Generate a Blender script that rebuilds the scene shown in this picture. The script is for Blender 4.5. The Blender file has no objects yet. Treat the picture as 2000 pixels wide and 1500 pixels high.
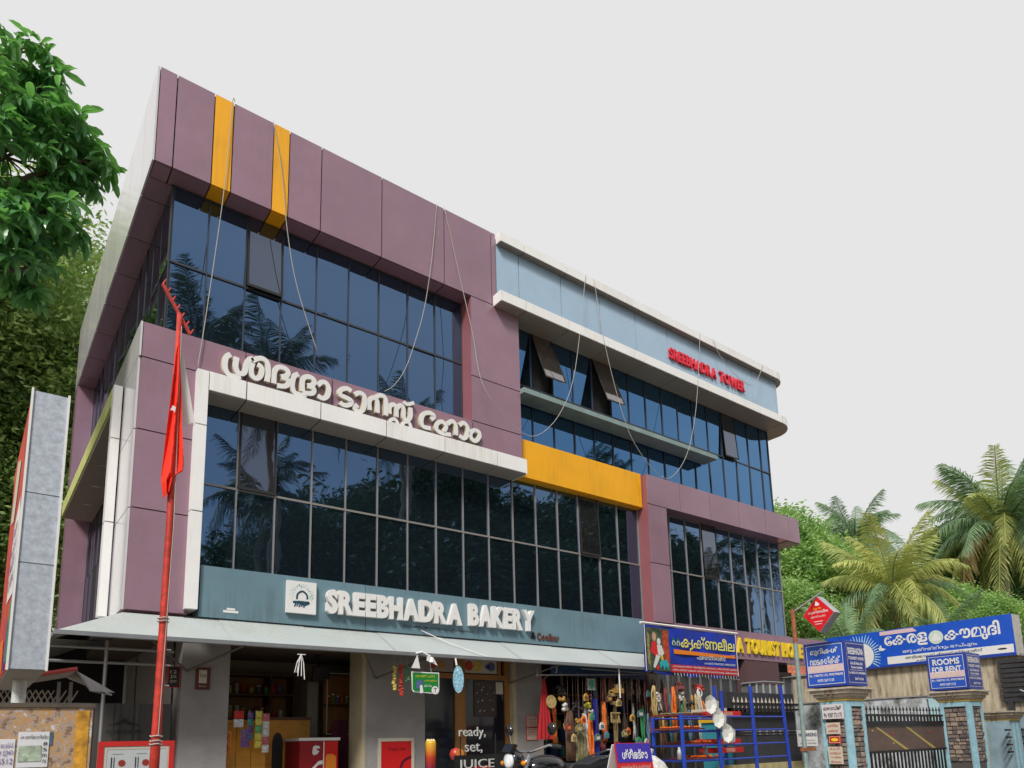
import bpy, bmesh, math, random
import numpy as np
from mathutils import Vector, Matrix
random.seed(7)
SC = bpy.context.scene
COL = SC.collection
R = math.radians

# ------------------------------------------------------------------ camera
cd = bpy.data.cameras.new('camera'); cam = bpy.data.objects.new('camera', cd); COL.objects.link(cam); SC.camera = cam
cd.sensor_width = 36; cd.lens = 25.27; cd.shift_x = -0.004; cd.shift_y = 0.2312
cd.clip_start = 0.05; cd.clip_end = 2000
cam.matrix_world = Matrix(((0.793, -0.083, -0.604, 0), (-0.609, -0.148, -0.779, -9.0), (-0.025, 0.985, -0.168, 1.5), (0, 0, 0, 1)))
_r = np.array([[0.793, 0.083, 0.604], [-0.609, 0.148, 0.779], [-0.025, -0.985, 0.168]])
_u, _s, _v = np.linalg.svd(_r); _r = _u @ _v
cam.matrix_world = Matrix(((_r[0,0], -_r[0,1], -_r[0,2], 0), (_r[1,0], -_r[1,1], -_r[1,2], -9.0), (_r[2,0], -_r[2,1], -_r[2,2], 1.5), (0, 0, 0, 1)))

# ------------------------------------------------------------------ world, sun, exposure
W = bpy.data.worlds.new('World'); SC.world = W; W.use_nodes = True
nt = W.node_tree; nt.nodes.clear()
N = nt.nodes.new; L = nt.links.new
SUN_DIR = Vector((-0.62, -0.52, 0.80)).normalized()
out = N('ShaderNodeOutputWorld'); mixs = N('ShaderNodeMixShader')
sky = N('ShaderNodeTexSky'); sky.sky_type = 'NISHITA'; sky.sun_disc = False
sky.sun_elevation = math.asin(SUN_DIR.z); sky.sun_rotation = math.atan2(SUN_DIR.x, SUN_DIR.y)
sky.dust_density = 2.0; sky.air_density = 1.2
b1 = N('ShaderNodeBackground'); b1.inputs['Strength'].default_value = 0.12; L(sky.outputs['Color'], b1.inputs['Color'])
b2 = N('ShaderNodeBackground'); b2.inputs['Color'].default_value = (0.79, 0.79, 0.79, 1); b2.inputs['Strength'].default_value = 1.0
tc = N('ShaderNodeTexCoord'); noi = N('ShaderNodeTexNoise'); noi.inputs['Scale'].default_value = 1.6; noi.inputs['Detail'].default_value = 6
L(tc.outputs['Generated'], noi.inputs['Vector'])
sep = N('ShaderNodeSeparateXYZ'); L(tc.outputs['Generated'], sep.inputs[0])
# the cloud sheet is closed over the building and broken behind the street
m1 = N('ShaderNodeMath'); m1.operation = 'MULTIPLY_ADD'; m1.inputs[1].default_value = 1.6; m1.inputs[2].default_value = 0.95; L(sep.outputs['Y'], m1.inputs[0])
m2 = N('ShaderNodeMath'); m2.operation = 'MULTIPLY_ADD'; m2.inputs[1].default_value = 1.5; L(noi.outputs['Fac'], m2.inputs[0]); L(m1.outputs[0], m2.inputs[2])
mr = N('ShaderNodeMapRange'); mr.interpolation_type = 'SMOOTHSTEP'; mr.inputs['From Min'].default_value = 0.35; mr.inputs['From Max'].default_value = 1.25; mr.inputs['To Min'].default_value = 0.35
L(m2.outputs[0], mr.inputs['Value'])
L(mr.outputs['Result'], mixs.inputs[0]); L(b1.outputs[0], mixs.inputs[1]); L(b2.outputs[0], mixs.inputs[2]); L(mixs.outputs[0], out.inputs['Surface'])
sd = bpy.data.lights.new('sun', 'SUN'); sd.energy = 3.3; sd.angle = R(12); sd.color = (1.0, 0.965, 0.91)
so = bpy.data.objects.new('sun', sd); COL.objects.link(so); so.rotation_euler = SUN_DIR.to_track_quat('Z', 'Y').to_euler()
SC.view_settings.view_transform = 'Standard'; SC.view_settings.look = 'None'; SC.view_settings.exposure = 0.0; SC.view_settings.gamma = 1
SC.view_settings.use_curve_mapping = False
SC.render.engine = 'CYCLES'; SC.cycles.max_bounces = 8; SC.cycles.glossy_bounces = 4; SC.cycles.transparent_max_bounces = 8

# ------------------------------------------------------------------ materials
_M = {}
def mat(name, col, rough=0.6, metal=0.0, var=0.0, scale=3.0, col2=None, bump=0.0, bscale=40.0, spec=0.5, streak=0.0, rand=0.0, transl=None, stops=None, coat=0.0):
    if name in _M: return _M[name]
    m = bpy.data.materials.new(name); m.use_nodes = True; _M[name] = m
    t = m.node_tree; p = t.nodes['Principled BSDF']
    n, l = t.nodes.new, t.links.new
    p.inputs['Roughness'].default_value = rough; p.inputs['Metallic'].default_value = metal
    p.inputs['Specular IOR Level'].default_value = spec
    if coat: p.inputs['Coat Weight'].default_value = coat; p.inputs['Coat Roughness'].default_value = 0.08
    c = (*col, 1); src = None
    geo = n('ShaderNodeNewGeometry')
    if var or col2:
        no = n('ShaderNodeTexNoise'); no.inputs['Scale'].default_value = scale; no.inputs['Detail'].default_value = 6; no.inputs['Roughness'].default_value = 0.65
        mp = n('ShaderNodeMapping'); l(geo.outputs['Position'], mp.inputs[0]); l(mp.outputs[0], no.inputs['Vector'])
        if streak: mp.inputs['Scale'].default_value = (1, 1, 1.0 / streak)
        rp = n('ShaderNodeValToRGB'); l(no.outputs['Fac'], rp.inputs[0])
        if stops:
            while len(rp.color_ramp.elements) < len(stops): rp.color_ramp.elements.new(0.5)
            for e, (ps, cc) in zip(rp.color_ramp.elements, stops): e.position = ps; e.color = (*cc, 1)
        else:
            a = col; b = col2 if col2 else tuple(min(1, x * (1 + var)) for x in col)
            if not col2: a = tuple(x * (1 - var) for x in col)
            rp.color_ramp.elements[0].position = 0.33; rp.color_ramp.elements[0].color = (*a, 1)
            rp.color_ramp.elements[1].position = 0.67; rp.color_ramp.elements[1].color = (*b, 1)
        src = rp.outputs['Color']
        if rough < 0.6:
            ra = n('ShaderNodeMapRange'); ra.inputs['To Min'].default_value = rough * 0.8; ra.inputs['To Max'].default_value = rough * 1.3
            l(no.outputs['Fac'], ra.inputs['Value']); l(ra.outputs[0], p.inputs['Roughness'])
    if rand:
        oi = n('ShaderNodeObjectInfo'); hs = n('ShaderNodeHueSaturation'); mm = n('ShaderNodeMapRange')
        mm.inputs['To Min'].default_value = 1 - rand; mm.inputs['To Max'].default_value = 1 + rand
        l(oi.outputs['Random'], mm.inputs['Value']); l(mm.outputs[0], hs.inputs['Value'])
        if src: l(src, hs.inputs['Color'])
        else: hs.inputs['Color'].default_value = c
        src = hs.outputs['Color']
    if src: l(src, p.inputs['Base Color'])
    else: p.inputs['Base Color'].default_value = c
    if bump:
        nb = n('ShaderNodeTexNoise'); nb.inputs['Scale'].default_value = bscale; nb.inputs['Detail'].default_value = 5
        l(geo.outputs['Position'], nb.inputs['Vector'])
        bp = n('ShaderNodeBump'); bp.inputs['Strength'].default_value = bump; bp.inputs['Distance'].default_value = 0.02
        l(nb.outputs['Fac'], bp.inputs['Height']); l(bp.outputs['Normal'], p.inputs['Normal'])
    if transl:
        tr = n('ShaderNodeBsdfTranslucent'); tr.inputs['Color'].default_value = (*transl, 1)
        ms = n('ShaderNodeAddShader'); l(p.outputs[0], ms.inputs[0]); l(tr.outputs[0], ms.inputs[1])
        l(ms.outputs[0], t.nodes['Material Output'].inputs['Surface'])
    return m

def dirt_white(name, col, dcol, amt=0.5, rough=0.35, m=None, wavy=0.0):
    """sheet with vertical dirt runs"""
    m = m or mat(name, col, rough, var=0.04, scale=2)
    if wavy:
        tt = m.node_tree; ge = tt.nodes.new('ShaderNodeNewGeometry'); nz = tt.nodes.new('ShaderNodeTexNoise'); nz.inputs['Scale'].default_value = 1.7; nz.inputs['Detail'].default_value = 2
        tt.links.new(ge.outputs['Position'], nz.inputs['Vector']); bu = tt.nodes.new('ShaderNodeBump'); bu.inputs['Strength'].default_value = wavy; bu.inputs['Distance'].default_value = 0.03
        tt.links.new(nz.outputs['Fac'], bu.inputs['Height']); tt.links.new(bu.outputs[0], tt.nodes['Principled BSDF'].inputs['Normal'])
    t = m.node_tree; p = t.nodes['Principled BSDF']; n, l = t.nodes.new, t.links.new
    src = p.inputs['Base Color'].links[0].from_socket
    geo = n('ShaderNodeNewGeometry'); mp = n('ShaderNodeMapping'); mp.inputs['Scale'].default_value = (22, 22, 1.4)
    no = n('ShaderNodeTexNoise'); no.inputs['Scale'].default_value = 1; no.inputs['Detail'].default_value = 7; no.inputs['Roughness'].default_value = 0.7
    l(geo.outputs['Position'], mp.inputs[0]); l(mp.outputs[0], no.inputs['Vector'])
    no2 = n('ShaderNodeTexNoise'); no2.inputs['Scale'].default_value = 0.9; l(geo.outputs['Position'], no2.inputs['Vector'])
    mu = n('ShaderNodeMath'); mu.operation = 'MULTIPLY'; l(no.outputs['Fac'], mu.inputs[0]); l(no2.outputs['Fac'], mu.inputs[1])
    mr = n('ShaderNodeMapRange'); mr.inputs['From Min'].default_value = 0.26; mr.inputs['From Max'].default_value = 0.42; mr.inputs['To Max'].default_value = amt
    l(mu.outputs[0], mr.inputs['Value'])
    mx = n('ShaderNodeMixRGB'); mx.inputs['Color2'].default_value = (*dcol, 1); l(mr.outputs[0], mx.inputs['Fac']); l(src, mx.inputs['Color1']); l(mx.outputs[0], p.inputs['Base Color'])
    return m

def glass_mat(name, tint, base=(0.012, 0.02, 0.028), f0=0.42):
    m = bpy.data.materials.new(name); m.use_nodes = True; t = m.node_tree; t.nodes.clear(); n, l = t.nodes.new, t.links.new
    o = n('ShaderNodeOutputMaterial'); g = n('ShaderNodeBsdfGlossy'); g.inputs['Roughness'].default_value = 0.012; g.inputs['Color'].default_value = (*tint, 1)
    d = n('ShaderNodeBsdfDiffuse'); d.inputs['Color'].default_value = (*base, 1)
    geo = n('ShaderNodeNewGeometry'); nz = n('ShaderNodeTexNoise'); nz.inputs['Scale'].default_value = 1.5; nz.inputs['Detail'].default_value = 2
    l(geo.outputs['Position'], nz.inputs['Vector'])
    bp = n('ShaderNodeBump'); bp.inputs['Strength'].default_value = 0.13; bp.inputs['Distance'].default_value = 0.02; l(nz.outputs['Fac'], bp.inputs['Height']); l(bp.outputs[0], g.inputs['Normal'])
    lw = n('ShaderNodeLayerWeight'); lw.inputs['Blend'].default_value = 0.3; mr = n('ShaderNodeMapRange'); mr.inputs['To Min'].default_value = f0; mr.inputs['To Max'].default_value = 1
    l(lw.outputs['Facing'], mr.inputs['Value'])
    g2 = n('ShaderNodeBsdfGlossy'); g2.inputs['Roughness'].default_value = 0.02; g2.inputs['Color'].default_value = (0.75, 0.78, 0.8, 1)
    f2 = n('ShaderNodeFresnel'); f2.inputs['IOR'].default_value = 1.35
    mx = n('ShaderNodeMixShader'); l(mr.outputs[0], mx.inputs[0]); l(d.outputs[0], mx.inputs[1]); l(g.outputs[0], mx.inputs[2])
    mx2 = n('ShaderNodeMixShader'); l(f2.outputs[0], mx2.inputs[0]); l(mx.outputs[0], mx2.inputs[1]); l(g2.outputs[0], mx2.inputs[2])
    l(mx2.outputs[0], o.inputs['Surface']); return m

MAUVE = mat('mauve_cladding', (0.285, 0.165, 0.212), 0.32, var=0.08, scale=1.2, rand=0.05, spec=0.6, coat=0.35)
CYAN = mat('pale_blue_cladding', (0.37, 0.51, 0.64), 0.16, var=0.05, scale=1.0, rand=0.03)
TEAL = mat('teal_sign_cladding', (0.15, 0.245, 0.29), 0.3, var=0.1, scale=1.3, rand=0.03)
WHITE = dirt_white('white_cladding', (0.86, 0.85, 0.83), (0.40, 0.33, 0.20), 0.24)
for _m, _c, _a in ((MAUVE, (0.15,0.10,0.11), .16), (CYAN, (0.26,0.31,0.34), .25), (TEAL, (0.08,0.10,0.10), .4)): dirt_white('', None, _c, _a, m=_m, wavy=0.35)
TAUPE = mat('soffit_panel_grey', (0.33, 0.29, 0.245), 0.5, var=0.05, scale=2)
YELLOW = mat('yellow_cladding', (0.90, 0.42, 0.006), 0.35, var=0.05, scale=1.5); dirt_white('', None, (.45,.22,.02), .35, m=YELLOW, wavy=.2)
GLASS = glass_mat('blue_mirror_glass', (0.20, 0.345, 0.57), f0=.42)
GLASSH = glass_mat('half_tan_reflection_sash_glass', (0.24, 0.28, 0.36), (0.03,0.03,0.035), .45)  # tint between blue and tan, part of the reflected beige painted in
GLASSO = glass_mat('tan_reflection_sash_glass', (0.44, 0.41, 0.40), (0.06,0.05,0.045), .5)  # beige reflection of the open panes is put into this tan tint
GLASS2 = glass_mat('bright_blue_mirror_glass', (0.115, 0.33, 0.66))
GLARESIDE = mat('sky_glare_side_cladding', (0.62, 0.60, 0.62), 0.12, var=0.05, scale=2, rand=0.05)  # grazing sky reflection is put into this pale base colour
JOINT = mat('dark_joint', (0.03, 0.025, 0.03), 0.8)
ALU = mat('aluminium_grey', (0.32, 0.33, 0.34), 0.4, metal=0.6, var=0.1)
MULL = mat('mullion_metal', (0.30, 0.28, 0.26), 0.45, metal=0.3)
MULLD = mat('dark_mullion', (0.045, 0.05, 0.06), 0.4)
DARK = mat('dark_interior', (0.02, 0.02, 0.022), 0.9)
CONC = mat('grey_plaster', (0.30, 0.285, 0.28), 0.85, var=0.14, scale=2.2, bump=0.3, bscale=30)
BEIGE = mat('beige_plaster', (0.46, 0.40, 0.27), 0.85, var=0.12, scale=3)
WHITEP = mat('white_paint', (0.78, 0.77, 0.75), 0.4, var=0.03)
BLACK = mat('black_paint', (0.012, 0.012, 0.014), 0.4)
BLACKM = mat('black_matt', (0.02, 0.02, 0.022), 0.85)
CANOPY = dirt_white('canopy_sheet', (0.44, 0.48, 0.475), (0.34, 0.33, 0.22), 0.45, 0.45)
RED = mat('red_paint', (0.55, 0.02, 0.015), 0.5, var=0.1)
REDF = mat('red_cloth', (0.85, 0.035, 0.012), 0.8, var=0.08, scale=6, transl=(0.18, 0.01, 0.004))
BLUE = mat('blue_paint', (0.015, 0.05, 0.38), 0.35, var=0.1, rand=0.05)
SIGNBLUE = mat('sign_blue', (0.022, 0.10, 0.52), 0.4, var=0.06)
NAVY = mat('navy_blue', (0.018, 0.05, 0.33), 0.4, var=0.06)
WOOD = mat('orange_wood', (0.30, 0.135, 0.035), 0.5, var=0.25, scale=5, streak=6)
WOODD = mat('dark_wood', (0.10, 0.045, 0.015), 0.5, var=0.3, scale=5)
ROPE = mat('white_rope', (0.40, 0.38, 0.34), 0.8)
CABLE = mat('dark_cable', (0.03, 0.03, 0.035), 0.6)

# ------------------------------------------------------------------ mesh helpers
class MB:
    def __init__(s): s.v = []; s.f = []
    def box(s, x0, x1, y0, y1, z0, z1):
        i = len(s.v); s.v += [(x0,y0,z0),(x1,y0,z0),(x1,y1,z0),(x0,y1,z0),(x0,y0,z1),(x1,y0,z1),(x1,y1,z1),(x0,y1,z1)]
        s.f += [tuple(i+k for k in q) for q in ((0,3,2,1),(4,5,6,7),(0,1,5,4),(1,2,6,5),(2,3,7,6),(3,0,4,7))]; return s
    def quad(s, *p):
        i = len(s.v); s.v += [tuple(a) for a in p]; s.f.append(tuple(range(i, i+len(p)))); return s
    def tube(s, pts, r, n=8, cap=True):
        pts = [Vector(p) for p in pts]; rs = r if isinstance(r, (list, tuple)) else [r]*len(pts); base = len(s.v); up = None
        for k, p in enumerate(pts):
            d = (pts[min(k+1, len(pts)-1)] - pts[max(k-1, 0)]).normalized()
            if up is None: up = Vector((0,0,1)) if abs(d.z) < 0.9 else Vector((1,0,0))
            a = d.cross(up); a = a.normalized() if a.length > 1e-6 else Vector((1,0,0)); b = a.cross(d).normalized(); up = b
            for j in range(n):
                t = 2*math.pi*j/n; q = p + (a*math.cos(t) + b*math.sin(t))*rs[k]; s.v.append(tuple(q))
        for k in range(len(pts)-1):
            for j in range(n):
                a0 = base+k*n+j; a1 = base+k*n+(j+1) % n; s.f.append((a0, a1, a1+n, a0+n))
        if cap: s.f.append(tuple(base+j for j in range(n))[::-1]); e = base+(len(pts)-1)*n; s.f.append(tuple(e+j for j in range(n)))
        return s
    def lathe(s, c, prof, n=12, axis='Z'):
        base = len(s.v)
        for (r, h) in prof:
            for j in range(n):
                t = 2*math.pi*j/n; a, b = r*math.cos(t), r*math.sin(t)
                q = (c[0]+a, c[1]+b, c[2]+h) if axis == 'Z' else ((c[0]+h, c[1]+a, c[2]+b) if axis == 'X' else (c[0]+a, c[1]+h, c[2]+b))
                s.v.append(q)
        for k in range(len(prof)-1):
            for j in range(n):
                a0 = base+k*n+j; a1 = base+k*n+(j+1) % n; s.f.append((a0, a1, a1+n, a0+n))
        s.f.append(tuple(base+j for j in range(n))[::-1]); e = base+(len(prof)-1)*n; s.f.append(tuple(e+j for j in range(n)))
        return s
    def prism(s, poly, fn, d0, d1):
        """poly (u,v) list mapped by fn(u,v,w); extruded w from d0 to d1"""
        i = len(s.v); n = len(poly)
        s.v += [tuple(fn(u, v, d0)) for u, v in poly] + [tuple(fn(u, v, d1)) for u, v in poly]
        s.f.append(tuple(range(i+n-1, i-1, -1))); s.f.append(tuple(range(i+n, i+2*n)))
        for k in range(n): k2 = (k+1) % n; s.f.append((i+k, i+k2, i+n+k2, i+n+k))
        return s

LOC = {}
def loc_of(o): return LOC.get(o.name, Vector((0,0,0))) if o else Vector((0,0,0))
def thing(name, label, cat, loc=(0,0,0), group=None):
    o = bpy.data.objects.new(name, None); COL.objects.link(o); o.location = loc; o.empty_display_size = 0.2
    LOC[o.name] = Vector(loc); o['label'] = label; o['category'] = cat
    if group: o['group'] = group
    return o
def tag(o, label, cat, group=None):
    o['label'] = label; o['category'] = cat
    if group: o['group'] = group
    return o
def build(name, mb, m, parent=None, smooth=False, loc=None, kind=None, bevel=0):
    off = loc_of(parent) if parent else Vector(loc or (0,0,0))
    me = bpy.data.meshes.new(name); me.from_pydata([tuple(Vector(v)-off) for v in mb.v], [], mb.f)
    if smooth: me.polygons.foreach_set('use_smooth', [True]*len(me.polygons))
    if isinstance(m, (list, tuple)):
        for q in m: me.materials.append(q)
    elif m: me.materials.append(m)
    o = bpy.data.objects.new(name, me); COL.objects.link(o)
    if parent: o.parent = parent; LOC[o.name] = off
    elif loc: o.location = loc
    if kind: o['kind'] = kind
    if bevel: bm = bmesh.new(); bm.from_mesh(me); bmesh.ops.recalc_face_normals(bm, faces=bm.faces); bmesh.ops.bevel(bm, geom=list(bm.edges), offset=bevel, segments=1, affect='EDGES'); bm.to_mesh(me); bm.free()
    return o
def struct(name, mb, m): return build(name, mb, m, kind='structure')
_BC = {}
def boxo(name, x0, x1, y0, y1, z0, z1, m, parent, label=None):
    """one box piece with a shared mesh"""
    d = (round(x1-x0, 3), round(y1-y0, 3), round(z1-z0, 3), m.name)
    if d not in _BC:
        b = MB().box(-d[0]/2, d[0]/2, -d[1]/2, d[1]/2, -d[2]/2, d[2]/2)
        me = bpy.data.meshes.new(name); me.from_pydata(b.v, [], b.f); me.materials.append(m); _BC[d] = me
    o = bpy.data.objects.new(name, _BC[d]); COL.objects.link(o); off = loc_of(parent)
    o.location = Vector(((x0+x1)/2, (y0+y1)/2, (z0+z1)/2)) - off
    if parent: o.parent = parent
    LOC[o.name] = Vector(((x0+x1)/2, (y0+y1)/2, (z0+z1)/2))
    if label: o['label'] = label
    return o
def copy_tree(o, parent=None):
    c = o.copy(); COL.objects.link(c)
    if parent is not None: c.parent = parent
    for ch in list(o.children): copy_tree(ch, c)
    return c

# ---- text and flat print. A frame is (origin, right, up); outward = right x up
class Fr:
    def __init__(s, o, r, u): s.o = Vector(o); s.r = Vector(r).normalized(); s.u = Vector(u).normalized(); s.n = s.r.cross(s.u)
    def __call__(s, u, v, w=0): return s.o + s.r*u + s.u*v + s.n*w
FX = lambda x, y, z: Fr((x, y, z), (1,0,0), (0,0,1))        # faces -Y
FS = lambda x, y, z: Fr((x, y, z), (0,-1,0), (0,0,1))       # faces -X
_TC = {}
def text_mesh(body, off, depth):
    k = (body, off, depth)
    if k in _TC: return _TC[k]
    cu = bpy.data.curves.new('lettering', 'FONT'); cu.body = body; cu.size = 1; cu.offset = off; cu.extrude = depth; cu.resolution_u = 3
    o = bpy.data.objects.new('lettering', cu); COL.objects.link(o)
    dg = bpy.context.evaluated_depsgraph_get(); dg.update()
    me = bpy.data.meshes.new_from_object(o.evaluated_get(dg)); v = np.zeros(len(me.vertices)*3); me.vertices.foreach_get('co', v); v = v.reshape(-1, 3)
    f = [tuple(p.vertices) for p in me.polygons]
    bpy.data.objects.remove(o); bpy.data.curves.remove(cu); bpy.data.meshes.remove(me)
    _TC[k] = (v, f); return _TC[k]
def text(name, body, fr, u, v, w, h, m, parent, lift=0.004, depth=0.0, off=0.0, into=None):
    """fit body in the rectangle u..u+w, v..v+h of frame fr"""
    tv, tf = text_mesh(body, off, 0.05 if depth else 0)
    if len(tv) == 0: return None
    mn = tv.min(0); mx = tv.max(0); sp = np.maximum(mx-mn, 1e-6)
    mb = into or MB(); i = len(mb.v)
    for p in tv:
        a = u + (p[0]-mn[0])/sp[0]*w; b = v + (p[1]-mn[1])/sp[1]*h
        c = lift + ((p[2]-mn[2])/sp[2]*depth if depth else 0)
        mb.v.append(tuple(fr(a, b, c)))
    mb.f += [tuple(i+k for k in q) for q in tf]
    if into is not None: return None
    return build(name, mb, m, parent)
def letters(body, fr, u, v, w, h, m, parent, depth, off=0.0, lift=0.0, gap=0.14, name='letter', space=0.42):
    cur = 0; lay = []
    for ch in body:
        if ch == ' ': cur += space; continue
        tv, tf = text_mesh(ch, off, 0.05); mn, mx = tv.min(0), tv.max(0); lay.append((ch, cur, mx[0]-mn[0], mn[1], mx[1])); cur += mx[0]-mn[0]+gap
    W_ = cur-gap; lo = min(a[3] for a in lay); hi = max(a[4] for a in lay)
    for ch, x, cw, y0, y1 in lay:
        text(name, ch, fr, u + x/W_*w, v + (y0-lo)/(hi-lo)*h, cw/W_*w, (y1-y0)/(hi-lo)*h, m, parent, lift=lift, depth=depth, off=off)
def plate(name, fr, u0, u1, v0, v1, m, parent, lift=0.004, t=0.0):
    mb = MB()
    if t: mb.prism([(u0,v0),(u1,v0),(u1,v1),(u0,v1)], fr, lift, lift+t)
    else: mb.quad(fr(u0,v0,lift), fr(u1,v0,lift), fr(u1,v1,lift), fr(u0,v1,lift))
    return build(name, mb, m, parent)
def poly(name, fr, pts, m, parent, lift=0.006):
    return build(name, MB().quad(*[fr(a, b, lift) for a, b in pts]), m, parent)
def circ(u, v, r, n=16, ry=None): return [(u+r*math.cos(2*math.pi*k/n), v+(ry or r)*math.sin(2*math.pi*k/n)) for k in range(n)]
def outline(name, fr, u0, u1, v0, v1, t, m, parent, lift=0.005):
    mb = MB()
    for a, b, c, d in ((u0,u1,v0,v0+t),(u0,u1,v1-t,v1),(u0,u0+t,v0+t,v1-t),(u1-t,u1,v0+t,v1-t)): mb.quad(fr(a,c,lift), fr(b,c,lift), fr(b,d,lift), fr(a,d,lift))
    return build(name, mb, m, parent)
def ribbon(mb, pts, r, fr, d0, d1, cap=5):
    """thick flat stroke with round ends, extruded from d0 to d1"""
    P = []
    q = [Vector(p) for p in pts]; sm = []
    for i in range(len(q)-1):
        p0 = q[max(i-1,0)]; p1 = q[i]; p2 = q[i+1]; p3 = q[min(i+2, len(q)-1)]
        for k in range(4):
            t = k/4; sm.append(0.5*((2*p1)+(p2-p0)*t+(2*p0-5*p1+4*p2-p3)*t*t+(3*p1-p0-3*p2+p3)*t**3))
    sm.append(q[-1]); Lf = []; Rt = []
    for i, p in enumerate(sm):
        d = (sm[min(i+1, len(sm)-1)]-sm[max(i-1,0)]).normalized(); n = Vector((-d.y, d.x)); Lf.append(p+n*r); Rt.append(p-n*r)
    i0 = len(mb.v); n = len(sm)
    for lst in (Lf, Rt):
        for w in (d0, d1):
            mb.v += [tuple(fr(a.x, a.y, w)) for a in lst]
    Lb, Lt, Rb, Rt_ = i0, i0+n, i0+2*n, i0+3*n
    for k in range(n-1):
        mb.f += [(Lt+k, Lt+k+1, Rt_+k+1, Rt_+k), (Lb+k, Rb+k, Rb+k+1, Lb+k+1), (Lb+k, Lb+k+1, Lt+k+1, Lt+k), (Rb+k, Rt_+k, Rt_+k+1, Rb+k+1)]
    mb.f += [(Lb, Lt, Rt_, Rb), (Lb+n-1, Rb+n-1, Rt_+n-1, Lt+n-1)]

# ================================================================== GROUND
GR = mat('asphalt', (0.06, 0.058, 0.055), 0.9, var=0.3, scale=8, bump=0.4)
PAVE = mat('forecourt_concrete', (0.24, 0.215, 0.18), 0.9, var=0.25, scale=1.5, bump=0.3)
EARTH = mat('bare_earth', (0.20, 0.15, 0.10), 0.95, var=0.4, scale=0.6)
struct('ground', MB().quad((-300,-300,-0.03), (300,-300,-0.03), (300,300,-0.03), (-300,300,-0.03)), EARTH)
struct('road', MB().quad((-120,-13,-0.01), (120,-13,-0.01), (120,-7.0,-0.01), (-120,-7.0,-0.01)), GR)
struct('forecourt', MB().box(-6, 22, -6.0, 0.6, -0.02, 0.4), PAVE)
struct('road_marking', MB().quad((-120,-10.08,0.0), (120,-10.08,0.0), (120,-9.95,0.0), (-120,-9.95,0.0)), mat('road_paint', (0.7,0.7,0.66), 0.7, var=0.15, scale=10))

# ================================================================== BUILDING
B = thing('commercial_building', 'three storey commercial building clad in mauve and pale blue panels with dark mirror glass', 'building', (1.38, 0, 0.4))
# dark core behind the glass
core = MB(); core.box(1.75, 15.05, 0.36, 7.1, 2.95, 10.1)
build('wall', core, DARK, B)
build('roof', MB().box(1.42, 15.1, 0.03, 7.4, 10.11, 10.2), mat('roof_concrete', (0.3,0.29,0.27), 0.9, var=0.2), B)
# horizontal slabs and soffits behind the front panels
g = 0.008
def pan(x0, x1, y0, y1, z0, z1, m=MAUVE, name='cladding_panel'): return boxo(name, x0+g, x1-g, y0, y1, z0+g, z1-g, m, B)
# --- top fascia
tx = [1.38, 1.59, 2.06, 2.31, 2.86, 3.09, 3.57, 4.55, 5.68, 6.63, 6.73]
for a, b in zip(tx, tx[1:]):
    m = YELLOW if a in (2.06, 2.86) else MAUVE
    pan(a, b, 0.0, 0.03, 8.88, 10.27, m)
    pan(a, b, 0.032, 0.32, 8.87, 8.895, m, 'soffit_panel')
build('fascia_backing', MB().box(1.385, 6.72, 0.032, 0.30, 8.9, 10.25), JOINT, B)
# side fascia (glossy sheets, sky glare put into their pale colour) and its soffit
sy = [0.0, 0.75, 1.7, 2.7, 3.7, 4.7, 5.7, 6.6, 7.42]
for a, b in zip(sy, sy[1:]):
    boxo('side_panel', 1.355, 1.378, a+g, b-g, 8.885, 10.265, GLARESIDE, B)
    boxo('soffit_panel', 1.38, 1.68, a+g if a > 0.1 else 0.33, b-g, 8.87, 8.89, MAUVE, B)
build('fascia_backing', MB().box(1.38, 1.6, 0.34, 7.4, 8.895, 10.25), JOINT, B)
# --- rear wing wall on the left side
boxo('wing_wall', 1.36, 1.9, 7.05, 7.42, 2.9, 8.865, MAUVE, B)
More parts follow.
